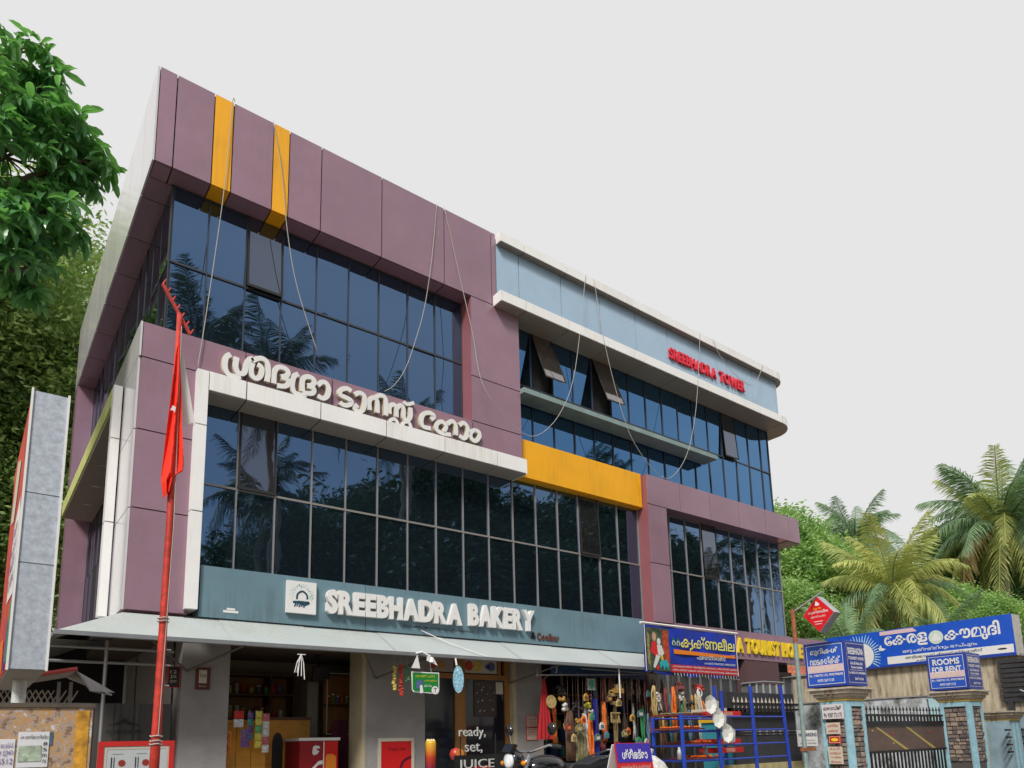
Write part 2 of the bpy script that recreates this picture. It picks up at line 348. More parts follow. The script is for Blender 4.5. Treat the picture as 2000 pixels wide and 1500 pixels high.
# --- window bands
def window(x0, xs, x1, z0, zt, z1, y, gm, name='window', tilt={}, mm=None, E=0.009):
    """frame of mullions (one mesh) with every pane a sub-part"""
    mb = MB()
    ex = [x0] + xs + [x1]
    for x in ex: mb.box(x-E, x+E, y-0.022, y+0.03, z0, z1)
    rows = [z0] + ([zt] if zt else []) + [z1]
    if zt: mb.box(x0, x1, y-0.019, y+0.028, zt-0.014, zt+0.014)
    mb.box(x0, x1, y-0.016, y+0.03, z1-0.02, z1); mb.box(x0, x1, y-0.016, y+0.03, z0, z0+0.03)
    fr = build(name, mb, mm or MULL, B)
    for i in range(len(ex)-1):
        for j in range(len(rows)-1):
            if ex[i+1]-ex[i] < 0.04: continue
            a, b, c, d = ex[i]+0.002, ex[i+1]-0.002, rows[j]+0.002, rows[j+1]-0.002
            cx, cz = (a+b)/2, (c+d)/2
            tl = tilt.get((i, j))
            p = MB()
            if tl is not None:                       # top hung sash pushed open by tl radians
                tz = d; hh = d-c
                def q(x, z): t = tz-z; return (x, y-0.02-math.sin(tl)*t, tz-math.cos(tl)*t)
                p.quad(q(a,c), q(b,c), q(b,d), q(a,d))
                n = Vector((0,-math.cos(tl),-math.sin(tl)))*-0.02
                p.quad(*[tuple(Vector(v)+n) for v in (q(a,d), q(b,d), q(b,c), q(a,c))])
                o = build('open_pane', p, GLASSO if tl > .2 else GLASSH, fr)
                ef = MB()
                for (s0, s1) in ((a, a+0.03), (b-0.03, b)): ef.quad(Vector(q(s0,c))-n*0.2, Vector(q(s1,c))-n*0.2, Vector(q(s1,d))-n*0.2, Vector(q(s0,d))-n*0.2)
                ef.quad(Vector(q(a,c))-n*.25, Vector(q(b,c))-n*.25, Vector(q(b,c+0.04))-n*.25, Vector(q(a,c+0.04))-n*.25)
                build('sash_edge', ef, BLACKM, fr)
                continue
            ry = random.gauss(0, 0.007); rz = random.gauss(0, 0.007)
            def w(x, z): return (x, y + (x-cx)*ry + (z-cz)*rz, z)
            p.quad(w(a,c), w(b,c), w(b,d), w(a,d))
            build('pane', p, gm, fr)
    return fr
GY = 0.30
mods = lambda a, b: [round(2.128+0.5055*k, 3) for k in range(60) if a < 2.128+0.5055*k < b]
window(1.66, mods(1.9, 5.95), 6.18, 6.60, 7.77, 8.87, GY, GLASS, tilt={(2, 1): 0.05}, mm=MULLD, E=.007)
window(2.05, mods(2.2, 10.1), 10.29, 3.70, 4.86, 6.0, GY, GLASS, tilt={(1, 1): 0.02, (13, 1): 0.03})
window(10.84, mods(11.0, 15.0), 15.16, 3.70, 4.865, 6.04, GY, GLASS, tilt={(3, 1): 0.03})
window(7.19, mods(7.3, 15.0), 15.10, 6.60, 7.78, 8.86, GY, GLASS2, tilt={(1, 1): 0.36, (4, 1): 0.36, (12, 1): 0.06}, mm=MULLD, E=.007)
# side glazing (faces -X)
def side_window(y0, y1, z0, zt, z1, x, step=0.52):
    ys = [y0]
    while ys[-1]+step < y1-0.1: ys.append(ys[-1]+step)
    ys.append(y1); mb = MB()
    for yy in ys: mb.box(x-0.006, x+0.03, yy-0.007, yy+0.007, z0, z1)
    mb.box(x-0.005, x+0.028, y0, y1, zt-0.008, zt+0.008)
    fr = build('window', mb, MULLD, B)
    for a, b in zip(ys, ys[1:]):
        for c, d in ((z0, zt), (zt, z1)):
            rr = random.gauss(0, 0.004)
            build('pane', MB().quad((x+rr,b,c), (x-rr,a,c), (x-rr,a,d), (x+rr,b,d)), GLASS, fr)
side_window(0.30, 7.05, 6.60, 7.77, 8.87, 1.66)
side_window(1.1, 7.05, 3.70, 4.86, 5.93, 1.75)
# --- mauve name band and corner block
for a, b in zip([1.38, 1.99], [1.99, 3.1]): pass
nb = [1.38, 2.6, 3.8, 5.0, 6.19, 7.2]
for a, b in zip(nb, nb[1:]): pan(a, b, 0.0, 0.03, 6.2, 6.66)
build('band_backing', MB().box(1.39, 7.19, 0.032, 0.28, 6.21, 6.655), MAUVE, B)
for z0, z1 in ((3.1, 4.31), (4.31, 5.28), (5.28, 6.2)):
    pan(1.38, 2.02, 0.0, 0.03, z0, z1)
    for a, b in ((0.032, 0.92),): boxo('side_panel', 1.355, 1.379, a, b, z0+g, z1-g, GLARESIDE, B)
build('corner_backing', MB().box(1.382, 2.05, 0.032, 1.0, 3.1, 6.2), MAUVE, B)
boxo('side_panel', 1.355, 1.379, 0.0, 7.05, 6.2+g, 6.655, GLARESIDE, B)
build('side_band_backing', MB().box(1.38, 1.72, 0.3, 7.04, 6.2, 6.65), MAUVE, B)
# white frame: side return, post, front strip, soffit
vz = [3.15, 4.36, 5.47, 6.2]
for a, b in zip(vz, vz[1:]):
    boxo('frame_panel', 2.0, 2.135, -0.1, 0.3, a+g, b-g, WHITE, B)
wx = [2.135, 2.25+0.0, 2.6, 3.6, 4.6, 5.6, 6.6, 7.2]
wx = [2.137, 2.6, 3.6, 4.6, 5.6, 6.6, 7.2]
for a, b in zip(wx, wx[1:]):
    boxo('frame_panel', a+g, b-g, -0.1, -0.075, 5.95, 6.195, WHITE, B)
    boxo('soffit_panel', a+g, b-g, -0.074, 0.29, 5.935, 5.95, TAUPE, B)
build('frame_backing', MB().box(2.137, 7.19, -0.07, 0.02, 5.955, 6.19), JOINT, B)
build('frame_backing', MB().box(2.137, 7.19, 0.035, 0.28, 5.955, 6.195), JOINT, B)
boxo('frame_end', 7.196, 7.215, -0.1, 0.29, 5.935, 6.195, WHITE, B)
# same frame on the side wall
for a, b in zip(vz, vz[1:]): boxo('frame_panel', 1.24, 1.34, 0.93, 1.09, a+g, b-g, WHITE, B)
for a, b in zip([1.095, 2.2, 3.3, 4.4, 5.5], [2.2, 3.3, 4.4, 5.5, 6.6]):
    boxo('frame_panel', 1.235, 1.26, a+g, b-g, 5.95, 6.2, mat('yellow_lit_edge_cladding', (0.62,0.66,0.25), 0.4, var=0.1), B)  # edge of the white frame, its yellowish light put into the colour
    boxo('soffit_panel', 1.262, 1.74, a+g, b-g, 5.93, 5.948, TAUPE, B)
# --- column between the two halves (top floor)
pan(6.19, 7.2, 0.0, 0.03, 7.45, 8.88); pan(6.19, 7.2, 0.0, 0.03, 6.66, 7.45)
build('column_side', MB().box(6.192, 7.19, 0.032, 0.3, 6.2, 8.87), mat('sunlit_mauve_side', (0.30, 0.10, 0.105), 0.4, var=0.05), B)  # redder side tone holds the sun from the left in its colour
# --- second column and right band
MS = _M['sunlit_mauve_side']
for z0, z1 in ((3.7, 4.86), (4.86, 6.04)): pan(10.3, 10.84, 0.0, 0.03, z0, z1)
build('column_side', MB().box(10.302, 10.83, 0.032, 0.3, 3.7, 6.65), MS, B)
rb = [10.3, 11.27, 12.25, 13.25, 14.25, 15.2, 15.66]
for a, b in zip(rb, rb[1:]): pan(a, b, 0.0, 0.03, 6.04, 6.65)
build('band_backing', MB().box(10.85, 15.65, 0.032, 0.6, 6.045, 6.64), MAUVE, B)
build('soffit_panel', MB().box(15.17, 15.65, 0.03, 0.6, 6.028, 6.044), TAUPE, B)
# --- yellow beam
pan(7.22, 10.28, 0.13, 0.16, 5.98, 6.68, YELLOW, 'yellow_beam')
build('soffit_panel', MB().box(7.22, 10.28, 0.162, 0.3, 5.975, 5.99), YELLOW, B)
build('beam_backing', MB().box(7.2, 10.29, 0.163, 0.28, 5.992, 6.66), JOINT, B)
# --- pale blue parapet band
cx = [6.735, 7.23, 8.22, 9.22, 10.22, 11.2, 12.24, 13.23, 14.2, 15.14]
for a, b in zip(cx, cx[1:]): pan(a, b, 0.0, 0.03, 9.05, 10.08, CYAN)
cb = MB()
for k in range(5):
    a0, a1 = math.pi/2*k/5, math.pi/2*(k+1)/5
    f = lambda t, r: (15.14+r*math.sin(t), 0.3-r*math.cos(t))
    for r0, r1 in ((0.3, 0.27),):
        A, Bq = f(a0, r0), f(a1, r0); Cq, D = f(a1, r1), f(a0, r1)
        cb.prism([A, Bq, Cq, D], lambda u, v, w: (u, v, w), 9.05, 10.08)
build('corner_panel', cb, CYAN, B)
build('parapet_backing', MB().box(6.74, 15.13, 0.032, 0.3, 9.06, 10.07), JOINT, B)
build('parapet_wall', MB().box(15.13, 15.4, 0.3, 6.0, 9.06, 10.07), CYAN, B)
# --- white slabs with a rounded right end
def slab(xs, x_end, yf, yb, z0, z1, rad, ox):
    for a, b in zip(xs, xs[1:]):
        boxo('slab_panel', a+g, b-g, yf, yf+0.02, z0, z1, WHITE, B)
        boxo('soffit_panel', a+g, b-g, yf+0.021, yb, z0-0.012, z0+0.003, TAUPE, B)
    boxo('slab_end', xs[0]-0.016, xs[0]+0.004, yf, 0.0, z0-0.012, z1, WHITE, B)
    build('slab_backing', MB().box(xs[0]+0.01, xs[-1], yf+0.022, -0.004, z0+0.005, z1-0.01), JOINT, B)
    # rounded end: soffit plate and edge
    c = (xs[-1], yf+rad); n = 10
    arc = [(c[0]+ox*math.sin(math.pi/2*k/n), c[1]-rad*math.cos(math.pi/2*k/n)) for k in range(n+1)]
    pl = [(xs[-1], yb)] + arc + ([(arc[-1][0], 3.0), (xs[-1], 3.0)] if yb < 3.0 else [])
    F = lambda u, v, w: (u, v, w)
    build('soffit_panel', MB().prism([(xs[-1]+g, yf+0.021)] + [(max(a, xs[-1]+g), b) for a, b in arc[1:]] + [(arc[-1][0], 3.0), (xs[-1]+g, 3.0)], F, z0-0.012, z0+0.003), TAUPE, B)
    e = MB()
    for p, q in zip(arc, arc[1:] + [(arc[-1][0], 3.0)]): e.quad((p[0],p[1],z0), (q[0],q[1],z0), (q[0],q[1],z1), (p[0],p[1],z1))
    e.quad((arc[-1][0],arc[-1][1],z0),(arc[-1][0],3.0,z0),(arc[-1][0],3.0,z1),(arc[-1][0],arc[-1][1],z1))
    build('slab_edge', e, WHITE, B)
    build('slab_top', MB().prism([(xs[-1], yf)] + arc[1:] + [(arc[-1][0], 3.0), (xs[-1], 3.0)], F, z1-0.01, z1), WHITE, B)
slab([6.67, 7.2, 8.2, 9.2, 10.2, 11.2, 12.2, 13.2, 14.2, 15.0], 15.6, -0.22, 0.29, 8.87, 9.05, 0.52, 0.62)
slab([6.75, 7.27, 8.27, 9.27, 10.27, 11.27, 12.27, 13.27, 14.27, 15.1], 15.5, -0.13, -0.004, 10.08, 10.25, 0.4, 0.42)
# --- ledge across the tower glazing
build('ledge', MB().box(7.19, 12.5, -0.1, 0.27, 7.41, 7.5), mat('teal_ledge', (0.22,0.30,0.29), 0.4, var=0.15, scale=4), B)

# ================================================================== FACADE LETTERING
MAL=[[(2.393,6.527),(2.34,6.474),(2.328,6.352),(2.357,6.266),(2.418,6.237),(2.53,6.255)],[(2.468,6.513),(2.461,6.375),(2.502,6.302),(2.571,6.329),(2.595,6.447),(2.625,6.529),(2.677,6.562)],[(2.674,6.499),(2.656,6.409),(2.674,6.317),(2.732,6.298),(2.787,6.366),(2.789,6.47),(2.734,6.498)],[(2.666,6.523),(2.722,6.573),(2.793,6.6),(2.858,6.566),(2.879,6.45),(2.867,6.292)],[(2.957,6.296),(2.96,6.455),(2.998,6.537),(3.072,6.561),(3.139,6.532),(3.131,6.465),(3.054,6.421)],[(3.058,6.418),(3.143,6.402),(3.143,6.332),(3.08,6.293),(3.002,6.28)],[(3.286,6.534),(3.226,6.478),(3.207,6.342),(3.236,6.256),(3.313,6.239),(3.402,6.256)],[(3.35,6.298),(3.344,6.413),(3.361,6.5),(3.438,6.54),(3.506,6.514),(3.496,6.443),(3.418,6.403)],[(3.418,6.403),(3.505,6.384),(3.487,6.31),(3.351,6.278)],[(3.563,6.449),(3.618,6.517),(3.684,6.521),(3.724,6.446),(3.706,6.337),(3.639,6.28),(3.566,6.3)],[(4.061,6.514),(3.987,6.533),(3.9,6.481),(3.897,6.409),(3.989,6.39),(4.066,6.361),(4.037,6.299),(3.95,6.27),(3.891,6.295)],[(4.111,6.472),(4.179,6.521),(4.257,6.502),(4.271,6.384),(4.242,6.276),(4.169,6.23),(4.118,6.271),(4.16,6.329)],[(4.35,6.306),(4.344,6.441),(4.405,6.515),(4.467,6.476),(4.473,6.297)],[(4.44,6.533),(4.529,6.585),(4.606,6.538),(4.612,6.292)],[(4.67,6.338),(4.67,6.443),(4.729,6.499),(4.779,6.46),(4.784,6.317)],[(4.789,6.454),(4.848,6.519),(4.9,6.481),(4.905,6.341),(4.965,6.313),(5.022,6.395),(5.017,6.529)],[(4.9,6.591),(4.961,6.564),(5.079,6.625)],[(4.671,6.165),(4.684,6.238),(4.757,6.27),(4.808,6.205)],[(4.872,6.181),(4.9,6.256),(4.984,6.283),(5.026,6.21)],[(5.374,6.431),(5.433,6.506),(5.35,6.538),(5.247,6.487),(5.208,6.369),(5.241,6.284),(5.373,6.289)],[(5.601,6.291),(5.652,6.396),(5.572,6.453),(5.487,6.393),(5.476,6.3),(5.571,6.261),(5.735,6.275)],[(5.673,6.436),(5.756,6.511),(5.827,6.455),(5.835,6.294)],[(5.894,6.473),(5.974,6.541),(6.052,6.482),(6.044,6.349),(5.975,6.276),(5.897,6.302)],[(6.196,6.472),(6.271,6.458),(6.28,6.383),(6.214,6.295),(6.134,6.299),(6.108,6.374),(6.141,6.442),(6.196,6.472)]]
T = thing('malayalam_name_lettering', 'large white raised Malayalam letters on the mauve band above the white frame', 'sign', (2.3, -0.02, 6.25))
grp = [[0,1],[2,3],[4,5],[6,7,8],[9],[10,11],[12,13],[14,15,16,17,18],[19],[20,21],[22],[23]]
fz = Fr((0,0,0), (1,0,0), (0,0,1)); CREAM = mat('letter_side_cream', (0.62, 0.56, 0.42), 0.6)
for gi in grp:
    for s_, (w_, d0, d1, mm) in enumerate(((0.037, 0.004, 0.05, CREAM), (0.033, 0.051, 0.062, WHITEP))):
        mb = MB()
        for k, j in enumerate(gi): ribbon(mb, MAL[j], w_ if j not in (16,17,18) else 0.026, fz, d0, d1 + 0.0015*k)
        build('letter' if s_ == 0 else 'letter_face', mb, mm, T)
T = thing('tower_lettering', 'red raised capital letters on the pale blue parapet band', 'sign', (11.2, -0.02, 9.4))
PINK = mat('red_acrylic', (0.75, 0.02, 0.045), 0.35)
letters('SREEBHADRA TOWER', FX(11.2, 0.0, 9.38), 0, 0, 2.62, 0.25, PINK, T, depth=0.05, off=0.02, lift=0.004, gap=0.1)
T = thing('bakery_shop_sign', 'long teal shop sign board with white raised bakery letters above the canopy', 'sign', (2.2, -0.04, 3.1))
sx = [2.16, 4.32, 6.21, 8.19, 9.93]
for a, b in zip(sx, sx[1:]): boxo('sign_panel', a+0.004, b-0.004, -0.05, 0.28, 3.08, 3.71, TEAL, T)
fr = FX(0, -0.05, 0)
letters('SREEBHADRA', fr, 3.73, 3.25, 2.13, 0.33, WHITEP, T, depth=0.075, off=0.055, lift=0.004, gap=0.05)
letters('BAKERY', fr, 6.0, 3.27, 1.26, 0.34, WHITEP, T, depth=0.075, off=0.055, lift=0.004, gap=0.05)
letters('&', fr, 7.23, 3.16, 0.09, 0.11, BLACK, T, depth=0.02, off=0.02)
letters('Coolbar', fr, 7.35, 3.15, 0.47, 0.12, mat('brown_letter', (0.12,0.05,0.04), 0.5), T, depth=0.02, off=0.02)
text('print', 'KALLAMBALAM | PARIPPALLY | PONGANADU', fr, 4.9, 3.16, 1.2, 0.045, mat('ink_grey', (0.05,0.06,0.06), 0.6), T, off=0.01)
plate('logo_board', fr, 3.2, 3.59, 3.22, 3.64, WHITEP, T, 0.004, 0.05)
fl = FX(0, -0.104, 0); LB = mat('logo_blue', (0.01, 0.06, 0.10), 0.5); LT = mat('logo_teal', (0.12, 0.45, 0.42), 0.5)
mb = MB(); ribbon(mb, [(3.33,3.40),(3.34,3.47),(3.40,3.51),(3.46,3.47),(3.47,3.41)], 0.012, fl, 0.001, 0.003)
for k in range(5): ribbon(mb, [(3.30+0.03*k,3.30+0.01*(k%2)),(3.33+0.03*k,3.36),(3.37+0.03*k,3.38)], 0.008, fl, 0.001, 0.0035+0.0004*k)
ribbon(mb, [(3.28,3.36),(3.36,3.36),(3.44,3.34),(3.50,3.37)], 0.016, fl, 0.001, 0.0032); build('logo_figure', mb, LB, T)
mb = MB()
for k in range(70):
    a = random.uniform(-0.5, 3.64); r = random.uniform(0.10, 0.15); u, v = 3.395+r*math.cos(a)*1.05, 3.46+r*math.sin(a)*0.95
    mb.quad(*[fl(p, q, 0.002) for p, q in circ(u, v, 0.006, 4)])
build('logo_dots', mb, LT, T)
plate('sticker', fr, 2.44, 2.62, 3.155, 3.185, WHITEP, T); plate('sticker', fr, 2.48, 2.58, 3.19, 3.215, WHITEP, T)
# tourist home name board (runs on beyond the building)
T = thing('tourist_home_name_board', 'mauve fascia board with yellow TOURIST HOME letters beside the shop banner', 'sign', (11.0, -0.02, 3.1))
for a, b in zip([10.9, 12.8, 14.2, 15.2], [12.8, 14.2, 15.2, 16.6]): boxo('sign_panel', a+0.004, b-0.004, -0.03, 0.25, 3.12, 3.72, MAUVE, T)
YL = mat('yellow_letter', (0.85, 0.60, 0.02), 0.4)
letters('SREEBHADRA TOURIST HOME', FX(0, -0.03, 0), 11.05, 3.24, 4.15, 0.33, YL, T, depth=0.045, off=0.04, lift=0.003, gap=0.07, space=0.3)

# ================================================================== GROUND FLOOR
SF = 0.7
build('floor_slab', MB().box(1.4, 15.1, -0.35, 7.4, 0.4, SF), PAVE, B)
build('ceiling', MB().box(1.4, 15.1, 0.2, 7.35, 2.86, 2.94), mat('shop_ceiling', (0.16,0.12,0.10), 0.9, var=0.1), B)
for x0, x1, nm in ((2.07, 2.62, 0), (4.46, 5.40, 0), (7.09, 7.64, 0), (10.1, 10.5, 1)):
    boxo('pillar', x0, x1, 0.2, 0.6, SF, 2.86, mat('dark_brown_post', (.05,.04,.035), .8) if nm else CONC, B)
boxo('pillar_edge_strip', 4.40, 4.458, 0.19, 0.6, SF, 2.86, BEIGE, B)
boxo('pillar_edge_strip', 7.02, 7.088, 0.19, 0.6, SF, 2.86, BEIGE, B)
build('shop_wall', MB().box(1.95, 5.45, 2.3, 2.4, SF, 2.86), mat('shop_back_wall', (0.38,0.32,0.25), 0.9), B)
for x0 in (1.95, 5.35, 7.1, 10.2, 13.0): boxo('partition_wall', x0, x0+0.1, 0.6, 7.3, SF, 2.86, CONC, B)
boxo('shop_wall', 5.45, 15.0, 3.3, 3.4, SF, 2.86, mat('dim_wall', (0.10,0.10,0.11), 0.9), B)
build('rear_wall', MB().box(1.38, 15.1, 7.3, 7.4, 0.4, 10.1), MAUVE, B)
build('under_band', MB().box(2.05, 15.1, 0.29, 0.4, 2.94, 3.72), JOINT, B)
# dark passage on the left of the pillars
T = thing('side_shed', 'dark open shed with a black rear wall and thin steel rails left of the bakery', 'shed', (0, 3.0, 0.4))
build('rear_wall', MB().box(-6, 1.9, 3.0, 3.1, 0.4, 3.2), BLACKM, T)
build('roof_sheet', MB().quad((-6,0.2,2.75), (1.3,0.2,2.75), (1.3,3.0,3.15), (-6,3.0,3.15)), BLACKM, T)
for z in (2.50, 2.66): build('rail', MB().tube([(-4,0.1,z), (1.95,0.1,z)], 0.018), ALU, T)
for x in (-1.5, 0.2, 1.25): build('post', MB().tube([(x,0.1,0.4), (x,0.1,2.75)], 0.02), ALU, T)
SHEET = mat('grey_brown_sheet', (0.075,0.068,0.062), 0.45, var=0.25, scale=3, streak=8)
T = thing('sheet_metal_hoarding', 'dark brown corrugated metal sheet hoarding with a faint roof logo behind the red pole', 'hoarding', (1.1, 0.28, 0.4))
x = 0.6; k = 0
while x < 1.95:
    w_ = 0.2; mb = MB()
    mb.box(x, x+w_-0.005, 0.28, 0.295, 0.4, 2.06); mb.box(x+0.01, x+0.05, 0.262, 0.28, 0.4, 2.06)
    build('sheet_rib', mb, SHEET, T); x += w_
f2 = FX(0, 0.258, 0)
poly('logo', f2, [(1.33,1.80),(1.46,1.86),(1.50,1.90),(1.54,1.86),(1.68,1.80),(1.54,1.83),(1.50,1.86),(1.46,1.83)], BLACK, T)
text('print', 'ALUMINIUM', f2, 1.32, 1.72, 0.36, 0.04, BLACK, T)
# canopy
T = thing('tin_canopy', 'long pale grey sheet canopy sloping out under the teal bakery sign', 'canopy', (1.4, 0, 2.9))
def cz(y): return 3.06 + y*0.55
cxs = [1.36, 2.4, 3.45, 4.5, 5.55, 6.6, 7.65, 8.7, 9.95]
for i, (a, b) in enumerate(zip(cxs, cxs[1:])):
    mb = MB(); lx = 0.70 if i == 0 else a
    dz = 0.006*(i % 2)
    mb.quad((lx,-0.6,2.73+dz), (b,-0.6,2.73+dz), (b,-0.03,3.06+dz), (a,-0.03,3.06+dz)); mb.quad((a,-0.03,3.05+dz), (b,-0.03,3.05+dz), (b,-0.6,2.72+dz), (lx,-0.6,2.72+dz))
    build('roof_sheet', mb, CANOPY, T)
mb = MB(); mb.quad((0.70,3.6,2.73), (0.70,-0.6,2.73), (1.36,-0.03,3.06), (1.36,3.6,3.06)); mb.quad((1.36,3.6,3.05), (1.36,-0.03,3.05), (0.70,-0.6,2.72), (0.70,3.6,2.72)); build('roof_sheet', mb, CANOPY, T)
build('drip_edge', MB().box(0.69, 9.95, -0.615, -0.6, 2.69, 2.735), ALU, T)
build('drip_edge', MB().box(0.685, 0.70, -0.6, 3.6, 2.69, 2.735), ALU, T)
mb = MB()
for k in range(230): xx = 2.0+k*0.0345; mb.box(xx, xx+0.018, -0.045, -0.025, 3.055, 3.075)
o = build('corrugation_ends', mb, BLACKM, T); o['kind'] = 'stuff'
for x in (2.12, 4.6, 6.95, 9.2):
    for dx in (-0.55, 0.45): build('bracket', MB().tube([(x,0.19,2.45), (x+dx,-0.58,2.70)], 0.014, 6), mat('bracket_steel', (0.12,0.11,0.10), 0.6), T)
build('rail', MB().tube([(1.0,-0.55,2.70), (9.9,-0.55,2.70)], 0.013, 6), ALU, T)

ORD = ['first','second','third','fourth','fifth','sixth','seventh','eighth','ninth','tenth','eleventh','twelfth','thirteenth','fourteenth','fifteenth','sixteenth','seventeenth','eighteenth','nineteenth','twentieth']
ORD += ['twenty '+q for q in ORD[:9]] + ['thirtieth'] + ['thirty '+q for q in ORD[:9]]
# ---- bakery interior
T = thing('bakery_shelf_unit', 'brown wooden wall shelf with jars and bottles at the back of the bakery', 'shelf', (3.0, 1.95, SF))
for z in (1.0, 1.6, 1.95, 2.30, 2.60): boxo('shelf_board', 2.62, 4.12, 1.95, 2.28, z, z+0.03, WOODD, T)
for x in (2.62, 3.72, 4.09): boxo('side_board', x, x+0.03, 1.96, 2.27, SF, 2.599, WOODD, T)
boxo('back_board', 2.66, 4.08, 2.275, 2.295, SF, 2.59, WOOD, T)
jc = [(0.5,0.05,0.03),(0.6,0.45,0.1),(0.1,0.3,0.12),(0.55,0.52,0.45),(0.1,0.12,0.3),(0.5,0.25,0.05)]
JM = [mat('jar_goods_%s' % n, c, 0.3, var=0.3, scale=30) for n, c in zip(('red','yellow','green','cream','blue','orange'), jc)]
def jar(x, y, z, r, h, m, lab, grp):
    t = thing('jar', lab, 'jar', (x, y, z), grp)
    build('jar_body', MB().lathe((x,y,z), [(r,0),(r,h*.75),(r*.75,h*.85)], 8), m, t, smooth=True); build('lid', MB().lathe((x,y,z), [(r*.8,h*.85),(r*.8,h)], 8), RED if random.random() < .4 else WHITEP, t)
for (z, n, sn) in ((2.33, 12, 'top'), (1.98, 14, 'middle'), (1.63, 14, 'bottom')):
    for k in range(n): jar(2.72+k*1.3/n, 2.03+random.uniform(0,.06), z, 0.035, random.uniform(.10,.19), random.choice(JM), '%s jar from the left on the %s row of the bakery back shelf' % (ORD[k], sn), 'jars on the bakery shelves')
T = thing('snack_counter', 'bright orange wooden counter front at the left of the bakery opening', 'counter', (2.9, 0.5, SF))
CW = mat('counter_orange', (0.62,0.27,0.025), 0.4, var=0.3, scale=3)
for a, b in ((2.63,2.82),(2.82,3.01),(3.01,3.2)): boxo('front_panel', a+.003, b-.003, 0.5, 0.53, SF, 1.84, CW, T)
boxo('counter_top', 2.62, 3.22, 0.47, 1.5, 1.842, 1.88, CW, T); boxo('side_panel', 3.17, 3.2, 0.531, 1.5, SF, 1.84, CW, T)
T = thing('inner_counter', 'dark orange wooden counter with an arched opening behind the red cooler', 'counter', (3.7, 1.0, SF))
boxo('front_panel', 3.32, 3.98, 1.0, 1.03, SF, 1.9, CW, T); boxo('counter_top', 3.30, 4.0, 0.98, 1.6, 1.901, 1.94, WOODD, T)
poly('arched_opening', FX(0,1.0,0), [(3.45,.9),(3.6,.9),(3.6,1.55)] + [(3.525+.075*math.cos(math.pi*k/6), 1.6+.13*math.sin(math.pi*k/6)) for k in range(7)] + [(3.45,1.55)], BLACK, T, lift=0.004)
def chips(x, z0, z1, w, n, y, cols, lab):
    t = thing('snack_packet_strip', lab, 'snack packets', (x, y, z0))
    h = (z1-z0)/n
    for k in range(n):
        mb = MB(); a, b = z0+k*h+.004, z0+(k+1)*h-.002
        i = 0; F = FX(x, y, 0); c = 5
        for ii in range(c):
            for jj in range(c):
                def q(i, j): u, v = i/c, j/c; return F((u-.5)*w, a+(b-a)*v, 0.02*math.sin(math.pi*u)*math.sin(math.pi*v)+.002)
                mb.quad(q(ii,jj), q(ii+1,jj), q(ii+1,jj+1), q(ii,jj+1))
        build('packet', mb, cols[k % len(cols)], t, smooth=True)
PK = [mat('packet_'+n, c, 0.25, var=0.5, scale=60) for n, c in (('yellow',(.6,.5,.08)),('green',(.1,.35,.12)),('purple',(.15,.08,.25)),('pink',(.5,.12,.15)),('white',(.6,.6,.6)),('orange',(.6,.18,.02)),('teal',(.05,.25,.25)))]
chips(3.03, 1.52, 1.99, .085, 5, 0.3, [PK[0], PK[0], PK[1]], 'hanging strip of yellow snack packets over the orange counter')
chips(3.13, 1.46, 1.96, .085, 5, 0.32, [PK[4], PK[3], PK[4]], 'hanging strip of pale silver snack packets right of the yellow packets')
chips(2.94, 1.62, 1.98, .07, 4, 0.34, [PK[6], PK[2]], 'hanging strip of dark teal packets left of the yellow packets')
chips(2.78, 1.78, 1.99, .12, 2, 0.3, [PK[4], RED], 'red and white striped hanging packets at the left pillar')
chips(2.87, 1.53, 1.76, .11, 1, 0.3, [PK[2]], 'purple arched display card hung on the orange counter')
chips(2.68, 1.45, 1.74, .06, 2, 0.3, [PK[5]], 'narrow orange packets beside the grey left pillar')
T = thing('display_cooler', 'red drinks cooler with an orange glass in its artwork standing in the bakery doorway', 'cooler', (3.9, 0.4, SF))
boxo('cabinet', 3.62, 4.16, 0.42, 0.95, SF, 1.60, mat('cooler_red', (0.30,0.01,0.015), 0.35), T); boxo('lid', 3.6, 4.18, 0.40, 0.97, 1.602, 1.64, WHITEP, T)
fc = FX(0,0.42,0); plate('side_art', fc, 3.96, 4.15, .75, 1.59, mat('cooler_bright_red', (.65,.01,.01), .3), T); plate('trim', fc, 3.945, 3.96, .7, 1.59, WHITEP, T, .006)
poly('glass_art', fc, [(3.98,.8),(4.13,.8),(4.13,1.38),(4.08,1.42),(4.0,1.42),(3.98,1.38)], mat('juice_orange', (.8,.25,.02), .4), T, .008)
poly('emblem', fc, [(3.79,1.44),(3.80,1.52),(3.83,1.54),(3.89,1.53),(3.9,1.50),(3.84,1.49),(3.89,1.46),(3.86,1.42),(3.81,1.41)], WHITEP, T)
poly('swoosh', fc, [(3.72,1.18),(3.8,1.25),(3.88,1.33),(3.94,1.34),(3.94,1.29),(3.88,1.28),(3.8,1.2),(3.76,1.16)], WHITEP, T)
T = thing('wall_shelf_cabinet', 'brown glazed wall cabinet with bottles on the right wall of the bakery', 'cabinet', (4.6, 1.5, SF))
boxo('back_board', 4.4, 4.93, 1.52, 1.54, SF, 2.62, WOOD, T)
for z in (1.7, 2.13, 2.6): boxo('shelf_board', 4.39, 4.93, 1.40, 1.52, z, z+.02, WOODD, T)
outline('white_frame', FX(0,1.39,0), 4.39, 4.83, 1.7, 2.63, .012, WHITEP, T)
for k in range(6): jar(4.45+.075*k, 1.46, 2.15, .022, .14+.03*(k%2), JM[(k*2)%6], '%s slim bottle from the left on the upper shelf of the glazed wall cabinet' % ORD[k], 'bottles in the wall cabinet')
